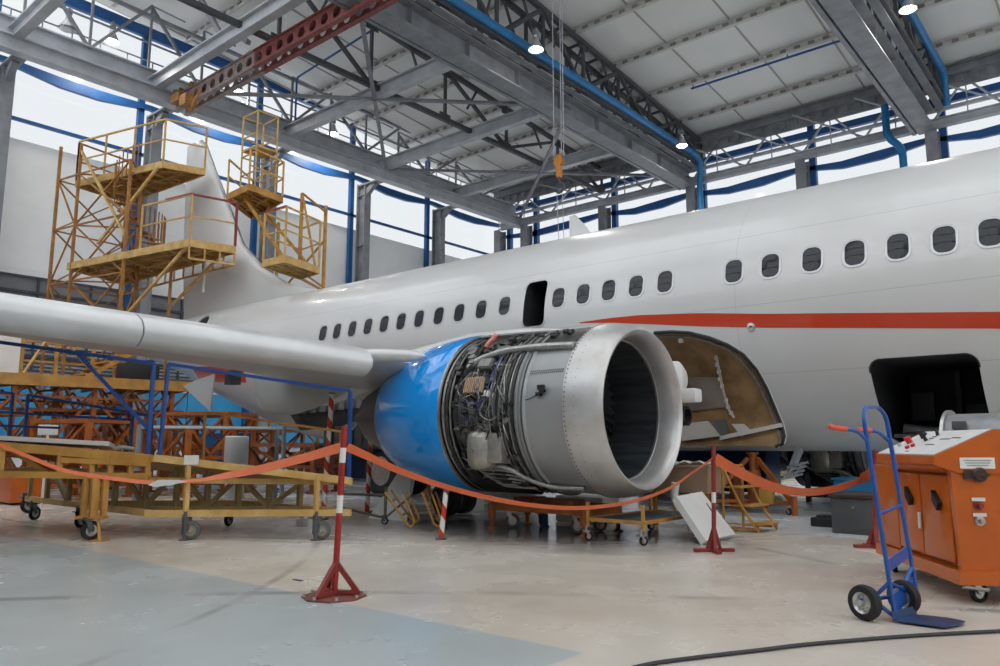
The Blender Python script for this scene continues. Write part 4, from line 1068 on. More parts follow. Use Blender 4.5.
# ---- hand truck
def hand_truck():
    base = on('Z', 0, 893, 624); base.z = 0
    wa = on('Z', 0, 866, 621); wb = on('Z', 0, 905, 615); ax = (wb - wa); ax.z = 0
    ax = ax.normalized(); fw = V((ax.y, -ax.x, 0))          # toe plate direction
    if fw.dot(RT) < 0: fw = -fw
    mid = (wa + wb) / 2 + ax * .0
    t = thing('hand_truck', 'blue two wheeled hand truck with orange grips standing by the orange cart', 'hand truck', (mid.x, mid.y, 0))
    d0 = mid.dot(FH)
    F1 = dep(895, 617, d0 - .10); F2 = dep(917.5, 599, d0 + .16)    # feet of the rails
    U1 = dep(864, 420, d0 - .10); U2 = dep(886, 416, d0 + .16)
    b = MB(); loop = fillet([F1, U1, dep(865, 406.5, d0 - .06), dep(878, 407, d0 + .12), U2, F2], .07, 6)
    b.tube(loop, .0135, 12); b.build('frame', TRUCKB, t)
    b = MB(); L = lambda f: lerp(F1, U1, f); R = lambda f: lerp(F2, U2, f)
    b.tube([L(.515), R(.505)], .011, 10); b.build('crossbar', TRUCKB, t)
    b = MB(); b.prism([L(.215), L(.275), R(.285), R(.225)], FH * .02); b.build('back_plate', TRUCKB, t)
    b = MB(); b.prism([L(.01), L(.10), R(.12), R(.03)], FH * .02); b.build('back_plate', TRUCKB, t)
    A = wa + V((0, 0, .115)); Bx = wb + V((0, 0, .115))
    b = MB(); b.tube([A - ax * .03, Bx + ax * .03], .012, 10)
    for f, q in ((.17, A + ax * .06), (.0, A + ax * .06)): b.tube([L(f), q], .012, 8)
    for f, q in ((.17, Bx - ax * .04), (.0, Bx - ax * .04)): b.tube([R(f), q], .012, 8)
    b.tube([L(.17), R(.02)], .010, 8)
    b.build('axle_bracket', TRUCKB, t)
    for c, rr in ((A - UZ * .013, .1), (Bx - UZ * .013, .1)):
        M = Matrix.Translation(c) @ ax.to_track_quat('Y', 'Z').to_matrix().to_4x4()
        b = MB(); b.lathe([(-.028, .06), (-.031, .076), (-.026, .094), (0, .101), (.026, .094), (.031, .076), (.028, .06)], (0, 0, 0), 'Y', 40, 0); b.xf(M)
        wh = b.build('wheel', RUB, t)
        b = MB(); b.lathe([(-.045, 0), (-.045, .016), (-.02, .02), (-.012, .045), (-.028, .061), (.028, .061), (.012, .045), (.02, .02), (.04, .016), (.04, 0)], (0, 0, 0), 'Y', 32, 0)
        for k in range(8):
            a = 2 * pi * k / 8; b.lathe([(-.026, 0), (-.026, .006), (-.012, .006)], (.037 * sin(a), 0, .037 * cos(a)), 'Y', 6)
        b.xf(M); b.build('rim', ZINC, wh)
    b = MB(); z = V((0, 0, .012))
    T = [on('Z', .012, *q) for q in ((893, 621), (945, 628), (963, 624.5), (965, 622), (948, 618.5), (917, 615.5))]
    b.prism(T, V((0, 0, .006))); b.prism([T[0], T[5], lerp(T[5], F2, .06) + V((0, 0, .05)), lerp(T[0], F1, .06) + V((0, 0, .05))], FH * .006); b.build('toe_plate', mat('scuffed blue toe plate', (.035, .085, .20), .4, .2, .45, 12), t)
    for nm, S0, pts, gp in (('handle', L(.86), [(869, 443, -.10), (858, 432, -.10), (846, 429, -.10)], [(847, 429.5, -.10), (828.5, 426.5, -.10)]), ('handle', R(.86), [(889, 441, .16), (879, 432.5, .15), (870, 430.5, .14)], [(871, 430.5, .14), (857, 430, .12)])):
        b = MB(); P = [dep(q[0], q[1], d0 + q[2]) for q in pts]; b.tube(smooth_pts(P, 5), .012, 10); h = b.build(nm, TRUCKB, t)
        b = MB(); G = [dep(q[0], q[1], d0 + q[2]) for q in gp]; b.tube([G[0], lerp(G[0], G[1], .04), lerp(G[0], G[1], .95), G[1]], [.013, .0165, .0165, .011], 12); b.build('grip', mat('orange red rubber grip', (.62, .09, .04), .5), h, label='orange red rubber grip')
hand_truck()

# ---- orange test cart
def cart():
    a7 = radians(7); a = FH * cos(a7) + RT * sin(a7); u = RT * cos(a7) - FH * sin(a7)
    C0 = dep(963, 580, 5.0); C0.z = 0
    M = Matrix((u, a, UZ)).transposed().to_4x4(); M.translation = C0      # local: x to the side, y deep, z up
    t = thing('test_cart', 'orange wheeled test cart with white sloping control panel beside the blue hand truck', 'cart', C0 + u * .4 + a * .7)
    W_, D_ = 1.0, 1.42
    b = MB(); b.prism([(-.035, -.04, .13), (W_, -.04, .13), (W_, D_, .13), (-.035, D_, .13)], (0, 0, .085)); b.xf(M); b.build('base_frame', ORGB, t)
    b = MB(); b.prism([(.03, .04, .215), (W_ - .03, .04, .215), (W_ - .03, D_ - .03, .215), (.03, D_ - .03, .215)], (0, 0, .64)); b.xf(M); b.build('body', ORGB, t)
    # end wall with console profile, sloping up to the far side
    b = MB(); b.prism([(.0, .0, .215), (W_, .0, .215), (W_, .0, 1.09), (.26, .0, 1.09), (-.11, .0, .92), (-.11, .0, .875), (-.02, .0, .83)], (0, .05, 0)); b.xf(M); b.build('end_panel', ORGB, t)
    b = MB(); b.prism([(-.12, -.012, .875), (-.12, -.012, .93), (.26, -.012, 1.10), (W_, -.012, 1.10), (W_, -.012, .82), (.03, -.012, .82)], (0, 1.02, 0)); b.xf(M); b.build('console_box', ORGB, t)
    b = MB(); s_ = .45
    P = lambda x, y, o=0: V((x, y, .93 + s_ * (x + .12) + o))
    b.prism([P(-.11, .01, .001), P(.25, .01, .001), P(.25, 1.0, .001), P(-.11, 1.0, .001)], (0, 0, .005)); b.xf(M)
    pn = b.build('control_panel', mat('white control panel', (.72, .72, .70), .45, 0, .12, 12), t, label='white sloping control panel')
    b = MB(); n = V((-s_, 0, 1)).normalized(); R = n.to_track_quat('Z', 'Y').to_matrix().to_4x4()
    sq = lambda x: -.12 + (x + .12) * .62
    def knob(x, y, r, h, m_, nm, h2=0):
        x = sq(x)
        q = MB(); q.lathe([(0, r * .8), (h * .5, r * .8), (h * .5, r), (h, r * .9), (h * 1.02, 0)], (0, 0, 0), 'Z', 16); q.xf(M @ Matrix.Translation(P(x, y, .006)) @ R); return q.build(nm, m_, pn)
    knob(.16, .80, .028, .05, mat('red button', (.55, .02, .02), .3), 'emergency_button')
    knob(.02, .62, .018, .02, mat('red button', (.5, .02, .02)), 'push_button'); knob(.07, .60, .018, .02, mat('red button', (.5, .02, .02)), 'push_button'); knob(.08, .86, .015, .02, STEELL, 'push_button')
    q = MB(); q.tube([V((0, 0, 0)), V((-.01, 0, .03)), V((.02, 0, .055))], [.014, .011, .018], 10); q.box((.025, 0, .055), (.05, .02, .016)); q.xf(M @ Matrix.Translation(P(sq(.22), .60, .006)) @ R); q.build('lever', DARK, pn)
    q = MB(); q.tube([V((0, 0, 0)), V((.0, 0, .05))], .012, 8); q.box((.0, 0, .055), (.07, .03, .025)); q.xf(M @ Matrix.Translation(P(sq(.28), .75, .006)) @ R); q.build('lever', DARK, pn)
    q = MB(); q.tube([V((0, 0, 0)), V((.03, 0, .04))], .012, 8); q.xf(M @ Matrix.Translation(P(sq(.36), .62, .006)) @ R); q.build('toggle', DARK, pn)
    for i, (x, y, w_) in enumerate(((-.05, .52, .10), (.12, .40, .28), (.28, .22, .25), (.5, .6, .12), (.62, .62, .1), (.45, .35, .3))):
        q = MB(); q.box((0, 0, .001), (w_ * .5, .012, .002)); q.xf(M @ Matrix.Translation(P(sq(x) if x < .4 else x * .25, y, .006)) @ R); q.build('legend_strip', DARK, pn)
    # doors on the long side
    for nm, y0, y1 in (('door', .06, .50), ('door', .515, .93)):
        b = MB(); b.box((-.005, (y0 + y1) / 2, .525), (.025, y1 - y0, .55), bev=.006); b.xf(M); d = b.build(nm, ORGB, t)
        q = MB(); yy = y0 + .10; q.prism([(-.02, yy, .62), (-.02, yy + .09, .70), (-.02, yy + .09, .63), (-.02, yy + .03, .57)], (-.03, 0, 0)); q.xf(M); q.build('latch', DARK, d)
    q = MB(); q.tube([M @ V((-.03, .515, .42)), M @ V((-.03, .515, .53))], .012, 8); q.build('door_pull', WHT, t)
    b = MB(); b.box((.04, 1.19, .53), (.10, .46, .62), bev=.008); b.xf(M); b.build('side_box', ORGB, t)
    b = MB(); b.prism([(-.015, .05, .815), (-.015, 1.0, .815), (-.09, 1.0, .872), (-.09, .05, .872)], (.03, 0, 0)); b.xf(M); b.build('drip_edge', ORGB, t)
    b = MB(); q = MB(); q.prism([(-.083, .3, .215), (-.083, .32, .215), (-.083, .32, .24), (-.083, .3, .24)], (.01, 0, 0))
    # end panel fittings: plate with fine lines, dial, two switches
    b = MB(); b.box((.14, -.012, .885), (.21, .008, .07)); b.xf(M); pl = b.build('label_plate', mat('white label', (.74, .73, .70), .5), t, label='white label plate')
    b = MB()
    for k in range(3): b.box((.14, -.017, .902 - .016 * k), (.17 - .02 * k, .002, .005))
    b.xf(M); b.build('lettering', mat('grey print', (.25, .25, .25), .6), pl)
    b = MB(); b.lathe([(-.028, 0), (-.028, .038), (-.02, .046), (.0, .048)], (.15, 0, .812), 'Y', 28); b.box((.15, -.03, .812), (.10, .012, .018)); b.box((.08, -.008, .812), (.05, .02, .06)); b.xf(M); b.build('dial', mat('black knob', (.05, .025, .02), .35), t)
    for z_ in (.656, .56):
        b = MB(); b.box((.13, -.008, z_), (.08, .006, .022)); b.xf(M); b.build('label_plate', WHT, t)
        b = MB(); b.lathe([(-.05, 0), (-.05, .014), (-.01, .018), (-.008, .03), (0, .03)], (.13, 0, z_ - .038), 'Y', 16); b.xf(M); b.build('switch', ZINC if z_ < .6 else DRED, t)
    for k, (x, y) in enumerate(((.14, .12), (.90, .12), (.06, 1.3), (.90, 1.3))):
        c = caster(t, M @ V((x, y, 0)), .062, atan2(u.y, u.x) + (.3 if k == 0 else 1.2), top=.135)
    b = MB(); q = M @ V((.06, .08, .14)); b.prism([M @ V(p) for p in ((.0, -.03, .125), (.13, -.05, .115), (.135, -.02, .10), (.0, .02, .11))], (0, 0, -.012)); b.build('brake_pedal', ZINC, t)
    return M
CM = cart()
# ribbed metal duct lying behind the control panel
def duct():
    C = dep(983, 438, 7.4); axv = RT * cos(.85) - FH * sin(.85); r = .255
    M = Matrix.Translation(C) @ axv.to_track_quat('X', 'Z').to_matrix().to_4x4()
    t = thing('metal_duct', 'grey flanged metal drum on a stand rising behind the orange cart', 'duct', (C.x, C.y, 0))
    b = MB(); b.lathe([(-.28, 0), (-.28, r - .02), (.38, r - .02), (.38, 0)], (0, 0, 0), 'X', 48); b.xf(M); b.build('drum', mat('grey duct metal', (.30, .31, .32), .4, .4, .25, 6), t)
    for x in (-.29, .35):
        b = MB(); b.lathe([(x, r - .03), (x, r + .02), (x + .03, r + .02), (x + .03, r - .03)], (0, 0, 0), 'X', 48, closed=True); b.xf(M); b.build('flange', ZINC, t)
    b = MB(); b.box((-.12, -r + .02, .12), (.12, .05, .08), bev=.01); b.xf(M); b.build('bracket', STEELD, t)
    b = MB()
    for k in (-.15, .35):
        for s_ in (-1, 1): q = M @ V((k, s_ * .2, -.2)); b.bar(q, (q.x, q.y, 0), .05)
    b.build('stand', STEEL, t)
duct()
# cable on the floor
b = MB(); b.tube(smooth_pts([on('Z', .011, *q) for q in ((560, 690), (640, 666), (700, 657), (760, 650), (800, 645), (850, 640.5), (900, 636.5), (950, 633.5), (1000, 631), (1060, 628))], 8), .010, 8)
tag(b.build('floor_cable', CABLE), 'black cable lying across the floor in front of the hand truck', 'cable')
b = MB(); b.box(on('Z', .004, 298, 580), (.10, .03, .006), bev=.002); tag(b.build('rag', mat('dark violet cloth', (.07, .055, .09), .8)), 'small dark violet scrap lying on the floor near the red and white post', 'scrap')

# ---- grey chest, black block, blue chest
p = on('Z', 0, 832, 533)
b = MB(); t = thing('storage_chest', 'long grey chest with brown lid on the floor behind the orange cart', 'chest', (p.x + .7, p.y + .35, 0))
b.box((p.x + .75, p.y + .35, .20), (1.5, .7, .40), bev=.02); b.box((p.x + .75, p.y - .005, .2), (1.35, .012, .30), bev=.004); b.build('body', GREYB, t)
b = MB(); b.box((p.x + .75, p.y + .35, .42), (1.54, .74, .04), bev=.012); b.build('lid', BROWNL, t)
b = MB(); b.lathe([(-.02, 0), (-.02, .012), (0, .014)], (p.x + .25, p.y - .012, .3), 'Y', 12); b.build('lock', ZINC, t)
p = on('Z', 0, 815, 527); p.x -= .06; b = MB(); b.box((p.x + .2, p.y + .2, .055), (.42, .3, .11), bev=.015); b.box((p.x + .2, p.y + .2, .12), (.3, .2, .03)); tag(b.build('wheel_chock', DARK), 'black block on the floor against the end of the grey chest', 'block')

# ---- orange engine dolly and blue bottle jack, below the engine
t = thing('engine_dolly', 'orange wheeled dolly frame below the uncovered engine', 'dolly', (-5.5, 7.5, 0))
b = MB()
for y in (7.2, 7.9): b.bar((-6.2, y, .27), (-4.85, y, .27), .07, .09)
for x in (-6.2, -5.5, -4.85): b.bar((x, 7.2, .25), (x, 7.9, .25), .07, .07)
b.build('frame', ORG, t)
b = MB(); b.box((-5.55, 7.55, .33), (.5, .35, .07), bev=.01); b.box((-5.2, 7.4, .34), (.3, .25, .08), bev=.01); b.build('cradle', ORG, t)
b = MB(); b.box((-5.85, 7.5, .335), (.28, .3, .09), bev=.01); b.build('power_pack', RED, t, label='red box on the dolly')
for x, y in ((-6.2, 7.2), (-4.85, 7.2), (-6.2, 7.9), (-4.85, 7.9)):
    b = MB(); b.tube([(x, y, .12), (x, y, .30)], .05, 12); b.tube([(x, y, .0), (x, y, .14)], .025, 10); b.lathe([(0, 0), (0, .06), (.012, .06), (.03, .02)], (x, y, 0), 'Z', 16); b.build('foot_jack', ORG, t)
for x, y, yw in ((-6.05, 7.42, .5), (-5.08, 7.4, .9), (-5.9, 7.8, 2), (-5.0, 7.75, 1)): caster(t, (x, y, 0), .085, yw, fork=ZINC, tyre=mat('grey rubber', (.12, .12, .12), .6), top=.23)
p = on('Z', 0, 545, 527); b = MB(); b.lathe([(0, 0), (0, .055), (.02, .055), (.025, .042), (.15, .042), (.16, .03), (.2, .028), (.2, 0)], p, 'Z', 20)
t = b.build('bottle_jack', mat('blue jack paint', (.015, .06, .22), .4)); tag(t, 'small blue bottle jack standing under the orange dolly', 'jack')
b = MB(); b.box((-5.75, 8.6, .17), (.75, .4, .34), bev=.03); b.build
o = b.build('grey_tub', mat('pale grey tub', (.45, .44, .43), .5)); tag(o, 'pale grey tub behind the orange dolly', 'tub')

# ---- trolley with the beige crate
t = thing('crate_trolley', 'yellow tube trolley carrying a beige crate beside the engine inlet', 'trolley', (-3.9, 7.7, 0))
X0, X1, Y0, Y1 = -4.64, -3.98, 6.96, 8.3
b = MB()
for z in (.22,):
    for (p, q) in (((X0, Y0, z), (X1, Y0, z)), ((X0, Y1, z), (X1, Y1, z)), ((X0, Y0, z), (X0, Y1, z)), ((X1, Y0, z), (X1, Y1, z))): b.bar(p, q, .035)
b.build('frame', YEL, t)
for x, y in ((X0, Y0), (X1, Y0), (X0, Y1), (X1, Y1)):
    b = MB(); b.bar((x, y, .14), (x, y, .40), .03); b.build('post', YEL, t); caster(t, (x, y, 0), .045, 1.0, top=.15)
b = MB(); b.box(((X0 + X1) / 2, (Y0 + Y1) / 2, .222), (X1 - X0, Y1 - Y0, .012)); b.build('shelf', STEELD, t)
b = MB(); p1 = on('Y', 8.55, 612, 497); p2 = on('Y', 8.55, 711, 494)
xx0, xx1 = -4.95, -3.98
t = thing('cardboard_crate', 'beige crate resting on the yellow trolley beside the engine inlet', 'crate', ((xx0 + xx1) / 2, 8.75, .45))
CR = mat('beige crate board', (.36, .25, .165), .7, 0, .15, 4)
b = MB(); b.loft([[V((xx0, 8.5, .44)), V((xx1 - .02, 8.5, .44)), V((xx1 - .02, 8.95, .44)), V((xx0, 8.95, .44))], [V((xx0, 8.46, .74)), V((xx1 + .02, 8.46, .74)), V((xx1 + .02, 9.0, .74)), V((xx0, 9.0, .74))]], smooth=False); b.build('box', CR, t)
b = MB(); b.box(((xx0 + xx1) / 2, 8.73, .755), (xx1 - xx0 + .1, .6, .025)); b.build('lid', CR, t)
b = MB(); b.tube([(xx0 + .1, 8.8, .42), (xx0 + .1, 8.8, .0)], .03, 8); b.tube([(xx1 - .1, 8.8, .42), (xx1 - .1, 8.8, .0)], .03, 8); b.build('leg', YEL, t)
b = MB(); rows = []
for i in range(13):
    row = []
    for k in range(7):
        row.append(V((xx0 + .25 + .75 * i / 12, 8.47 + .45 * k / 6, .785 + .018 * sin(i * 2.1 + k) + .012 * cos(k * 3 + i * .7))))
    rows.append(row)
b.loft(rows, closed=False, caps=False); o = b.build('cloth', mat('pale cloth', (.58, .55, .50), .8)); md = o.modifiers.new('s', 'SOLIDIFY'); md.thickness = .006; tag(o, 'crumpled pale cloth lying on the beige crate', 'cloth')
# white leaning cover
bl, br = on('Z', 0, 701, 545), on('Z', 0, 731, 538); bl.z = br.z = 0
tl = bl + V((-.36, .10, .42)); tr = br + V((-.36, -.02, .44)); n = (br - bl).cross(tl - bl).normalized(); n = n if n.z > 0 else -n
b = MB(); b.prism([bl + n * .0, br, tr, tl], n * -.0 + V((.0, 0, .0)) + n * .07); t = b.build('access_cover', mat('white cover paint', (.70, .69, .66), .4, 0, .08, 3)); tag(t, 'white box shaped cover leaning against the crate trolley behind the thin red post', 'cover')
b = MB(); c = (bl + br + tl + tr) / 4 + n * .075; b.bar(lerp(bl, tl, .55) + (br - bl) * .72 + n * .08, lerp(bl, tl, .75) + (br - bl) * .72 + n * .08, .012, .006); b.build('slot', DARK, t)
# white curved pipe end beside it
b = MB(); q = on('Y', 8.36, 676, 500); b.tube(smooth_pts([q + V((0, 0, .2)), q + V((-.02, 0, .05)), q + V((.03, 0, -.1)), q + V((.16, 0, -.16))], 6), .05, 12); b.tube([q + V((.16, 0, -.16)), (q.x + .16, q.y, 0)], .02, 8)
tag(b.build('white_hose_end', WHT), 'white bent hose end hanging beside the white leaning cover', 'hose')
# yellow step ladder
t = thing('step_ladder', 'yellow tube step ladder behind the thin red post', 'ladder', (-3.7, 8.75, 0))
A = on('Z', 0, 758, 533); Bq = on('Z', 0, 724, 531); top = dep(722, 466, A.dot(FH)); A.z = Bq.z = 0
dv = V((.05, .45, 0)); b = MB()
for o_ in (V((0, 0, 0)), dv):
    b.tube(fillet([A + o_ + V((0, 0, .02)), lerp(A, top, .45) + o_ + V((-.03, 0, 0)), top + o_, Bq + o_ + V((0, 0, .02))], .06), .016, 8); b.tube([A + o_ + V((-.05, 0, .04)), Bq + o_ + V((0, 0, .04))], .014, 8); b.tube([A + o_, A + o_ + V((0, 0, .07))], .016, 8)
b.tube([top, top + dv], .014, 8); b.build('frame', YEL, t)
for f in (.12, .40, .68):
    b = MB(); b.bar(lerp(A, top, f), lerp(A, top, f) + dv, .16, .02); b.bar(lerp(A, top, f), lerp(Bq, top, f), .014); b.build('step', YEL, t)
# tripod jack under the belly
t = thing('tripod_jack', 'tall orange tripod jack under the fuselage belly', 'jack', (-4.65, 11.5, 0))
C = V((-4.65, 11.5, 0)); b = MB(); b.tube([C + V((0, 0, .12)), C + V((0, 0, .62))], .10, 18); b.tube([C + V((0, 0, .62)), C + V((0, 0, .86))], .055, 14); b.lathe([(.86, .09), (.885, .09), (.89, 0)], C, 'Z', 14); b.build('ram', ORG, t)
for k in range(3):
    a = 2 * pi * k / 3 - .35; f = C + V((.72 * cos(a), .72 * sin(a), .05)); b = MB(); b.bar(f + V((0, 0, .1)), C + V((.08 * cos(a), .08 * sin(a), .8)), .06); b.bar(f + V((0, 0, .12)), C + V((0, 0, .16)), .05); b.tube([f + V((0, 0, -.05)), f + V((0, 0, .22))], .045, 10); b.build('leg', ORG, t)
    caster(t, f + V((-.1 * cos(a), -.1 * sin(a), -.05)), .05, a, top=.12)
b = MB(); b.box(C + V((.25, -.15, .25)), (.2, .14, .22), bev=.02); b.tube([C + V((.25, -.15, .36)), C + V((.25, -.15, .46))], .02); b.build('pump', mat('ochre pump', (.5, .28, .05), .5), t)
p = V((-5.2, 12.1, 0)); b = MB(); b.lathe([(0, 0), (0, .10), (.55, .10), (.6, .07), (.64, .03), (.64, 0)], p, 'Z', 20); tag(b.build('gas_cylinder', ORG), 'orange gas cylinder standing behind the tripod jack', 'cylinder')
# ================================================================ DOCKS AND TROLLEYS
def lattice(b, pts_a, pts_b, w, mode='X'):
    """X or zigzag bracing between two matching chains"""
    for i in range(len(pts_a) - 1):
        if mode == 'X': b.bar(pts_a[i], pts_b[i + 1], w); b.bar(pts_b[i], pts_a[i + 1], w)
        elif i % 2: b.bar(pts_a[i], pts_b[i + 1], w)
        else: b.bar(pts_b[i], pts_a[i + 1], w)
def rail(parent, pts, h=1.05, m=YELP, w=.045, mid=True, name='guard_rail', posts=None):
    b = MB(); P = [V(p) for p in pts]; up = V((0, 0, h))
    for a, c in zip(P, P[1:]):
        b.bar(a + up, c + up, w)
        if mid: b.bar(a + up * .52, c + up * .52, w * .8)
        n = max(1, round((c - a).length / 1.6))
        for k in range(n + 1): q = lerp(a, c, k / n); b.bar(q, q + up, w)
    return b.build(name, m, parent)
def deck(parent, poly, th=.16, m=PLY, fm=YEL, plank=None):
    """platform floor with a rim and joists below"""
    P = [V(p) for p in poly]; b = MB(); b.prism([p - UZ * .04 for p in P], UZ * .04); d = b.build('platform', m, parent)
    b = MB(); n = len(P)
    for i in range(n): b.bar(P[i] - UZ * th / 2, P[(i + 1) % n] - UZ * th / 2, .06, th)
    if n == 4:
        k = 7
        for i in range(1, k): b.bar(lerp(P[0], P[1], i / k) - UZ * .09, lerp(P[3], P[2], i / k) - UZ * .09, .05, .09)
        for i in range(1, 3): b.bar(lerp(P[0], P[3], i / 3) - UZ * .12, lerp(P[1], P[2], i / 3) - UZ * .12, .05, .08)
        A = [lerp(P[0], P[1], i / 6) - UZ * .16 for i in range(7)]; B_ = [lerp(P[3], P[2], i / 6) - UZ * .16 for i in range(7)]
        lattice(b, A, B_, .04, 'Z')
    b.build('platform_frame', fm, parent); return d
RUSTY = mat('rust stained ochre', (.42, .20, .04), .55, 0, .5, 2.5, (.25, .09, .022))
# ---- tail dock
t = thing('tail_dock', 'tall yellow scaffold dock with two railed platforms beside the tail fin', 'scaffold', (-24.5, 10, 0))
Lo = [(-25.65, 9.21, 6.7), (-19.99, 10.26, 6.7), (-19.74, 11.5, 6.7), (-26.6, 11.4, 6.7)]
Hi = [(-26.2, 9.45, 9.6), (-22.28, 10.44, 9.6), (-21.93, 11.6, 9.6), (-26.6, 11.3, 9.6)]
deck(t, Lo, .22, PLY, YELP); deck(t, Hi, .22, PLY, YELP)
P1, P2 = V((-26.6, 9.05, 0)), V((-25.45, 9.25, 0)); P3, P4 = V((-22.9, 9.75, 0)), V((-26.9, 11.4, 0)); P5 = V((-24.2, 10.75, 0)); P6 = V((-21.95, 10.75, 0))
H = {0: 10.75, 1: 9.6, 2: 9.6, 3: 9.6, 4: 9.6, 5: 6.7}
posts = [P1, P2, P3, P4, P5]
for p, h, w_ in ((P1, 10.75, .085), (P2, 10.6, .08), (P3, 9.6, .08), (P4, 10.6, .08), (P5, 9.6, .07), (P6, 6.7, .07)):
    b = MB(); b.bar(p, p + UZ * h, w_, w_); b.build('post', RUSTY, t)
b = MB(); hs = [.4, 2.3, 4.2, 6.1, 7.9, 9.6]
for a, c in ((P1, P2), (P2, P3), (P1, P4), (P4, P5), (P5, P3), (P2, P5)):
    for h in hs: b.bar(a + UZ * h, c + UZ * h, .045)
    lattice(b, [a + UZ * h for h in hs], [c + UZ * h for h in hs], .042, 'Z' if (a - c).length < 2.2 else 'X')
b.build('bracing', RUSTY, t)
b = MB(); b.bar(V((-23.3, 9.9, 4.6)), V((-20.2, 10.3, 6.55)), .07); b.bar(V((-22.6, 11.2, 5.3)), V((-20.2, 11.4, 6.55)), .07); b.bar(V((-24.5, 9.6, 7.2)), V((-22.4, 10.4, 9.5)), .07); b.bar(P2 + UZ * 10.4, P3 + UZ * 7.2, .07)
b.build('strut', YELP, t)
rail(t, [Hi[0], Hi[1], Hi[2]], 1.35, YELP, .05); rail(t, [Hi[0], Hi[3]], 1.3, RUSTY, .05)
rail(t, [lerp(Lo[0], Lo[1], .62), Lo[1], Lo[2]], 1.3, YELP, .05)
b = MB(); c0, c1 = V(Lo[1]) + UZ * 1.3, V(Lo[2]) + UZ * 1.3; b.bar(lerp(Lo[0], Lo[1], .80) + UZ * 1.32, c0 + UZ * .02, .055); b.bar(c0, c1, .055); b.bar(c1, V(Lo[2]), .06); b.build('gate_bar', DRED, t, label='dark red top bar of the lower rail')
b = MB()
for k in range(14):
    a = k * .42; c = V((-24.0, 10.6, 6.8 + k * .2)); b.prism([c, c + V((.75 * cos(a), .75 * sin(a), 0)), c + V((.75 * cos(a + .45), .75 * sin(a + .45), 0))], UZ * .04)
b.tube([(-24.0, 10.6, 6.7), (-24.0, 10.6, 9.8)], .06, 8)
for k in range(28): a = k * .21; p_ = V((-24 + .78 * cos(a), 10.6 + .78 * sin(a), 6.8 + k * .1)); b.bar(p_, p_ + UZ * .9, .03)
b.build('stair', RUSTY, t)
b = MB(); q = V((-21.4, 11.5, 6.45))
for k in range(7): pass
b.tube([q, q - UZ * .9], .045, 8); b.build('red_white_strap', mat('red white bands', (.7, .66, .62), .5), t)
# open truss below the lower platform edge
b = MB(); A = [lerp(Lo[1], Lo[2], i / 3) - UZ * .2 for i in range(4)]; B_ = [p - UZ * .35 for p in A]
for a, c in zip(A, B_): b.bar(a, c, .04)
b.bar(B_[0], B_[-1], .05); A = [lerp(Lo[2], Lo[3], i / 12) - UZ * .2 for i in range(13)]; B_ = [p - UZ * .35 for p in A]
for a, c in zip(A, B_): b.bar(a, c, .04)
b.bar(B_[0], B_[-1], .05); b.build('edge_truss', YELP, t)

# ---- far dock: two platforms on one braced mast behind the fin
t = thing('tail_dock', 'yellow dock with two stepped platforms beyond the fin leading edge', 'scaffold', (-20, 14, 0))
U = [on('Z', 8.5, *q) for q in ((229, 212), (251, 188), (283, 196), (240, 219))]
U = [V((-20.75, 11.75, 8.55)), V((-19.4, 11.65, 8.55)), V((-19.65, 12.95, 8.55)), V((-21.9, 13.3, 8.55))]
deck(t, U, .2, PLY, YEL)
W = [V((-18.25, 11.5, 6.05)), V((-17.3, 11.55, 6.05)), V((-17.75, 13.0, 6.05)), V((-18.8, 13.1, 6.05))]
deck(t, W, .2, PLY, YELP)
rail(t, [W[0], W[1], W[2], W[3], W[0]], 1.35, YELP, .045); rail(t, [U[1], U[2], U[3]], 1.1, YELP, .045); rail(t, [U[0], U[3]], 1.1, YELP, .045)
b = MB(); b.bar(W[0] + UZ * 1.36, W[1] + UZ * 1.36, .055); b.build('gate_bar', DRED, t)
b = MB(); c = V((-20.15, 12.4, 8.55))
for dx in (-.4, .4):
    for dy in (-.35, .35): b.bar(c + V((dx, dy, 0)), c + V((dx, dy, 2.5)), .04)
for z in (.6, 1.2, 1.8, 2.5):
    for a_, c_ in (((-.4, -.35), (.4, -.35)), ((.4, -.35), (.4, .35)), ((.4, .35), (-.4, .35)), ((-.4, .35), (-.4, -.35))): b.bar(c + V((*a_, z)), c + V((*c_, z)), .035)
b.box(c + V((0, 0, 1.4)), (.8, .7, .06)); b.build('cage', YELP, t)
for p, z0_ in ((V((-19.0, 14.1, 0)), 0), (V((-18.55, 12.9, 0)), 5.9), (V((-21.7, 14.2, 0)), 0)):
    b = MB(); b.bar(p + UZ * z0_, p + UZ * 8.4, .08); b.build('post', YEL, t)
b = MB(); b.bar((-20.9, 13.1, 8.4), (-17.9, 12.9, 5.95), .07); b.bar((-20.2, 12.0, 8.4), (-17.6, 11.8, 5.95), .07); b.bar((-18.55, 12.9, 8.4), (-17.8, 12.9, 6.1), .05); b.bar((-18.55, 12.9, 8.4), (-19.0, 14.1, 8.2), .05); b.bar((-21.7, 14.2, 8.3), (-21.7, 13.2, 8.45), .05); b.bar((-18.8, 13.1, 5.9), (-19.0, 14.1, 5.7), .06); b.bar((-20.3, 12.9, 8.4), (-20.7, 12.9, 7.3), .05)
for z in (1, 2.6, 4.2, 5.8): b.bar((-19.0, 14.1, z), (-21.7, 14.2, z + 1.5), .05); b.bar((-21.7, 14.2, z), (-19.0, 14.1, z + 1.5), .05)
b.build('strut', YEL, t)

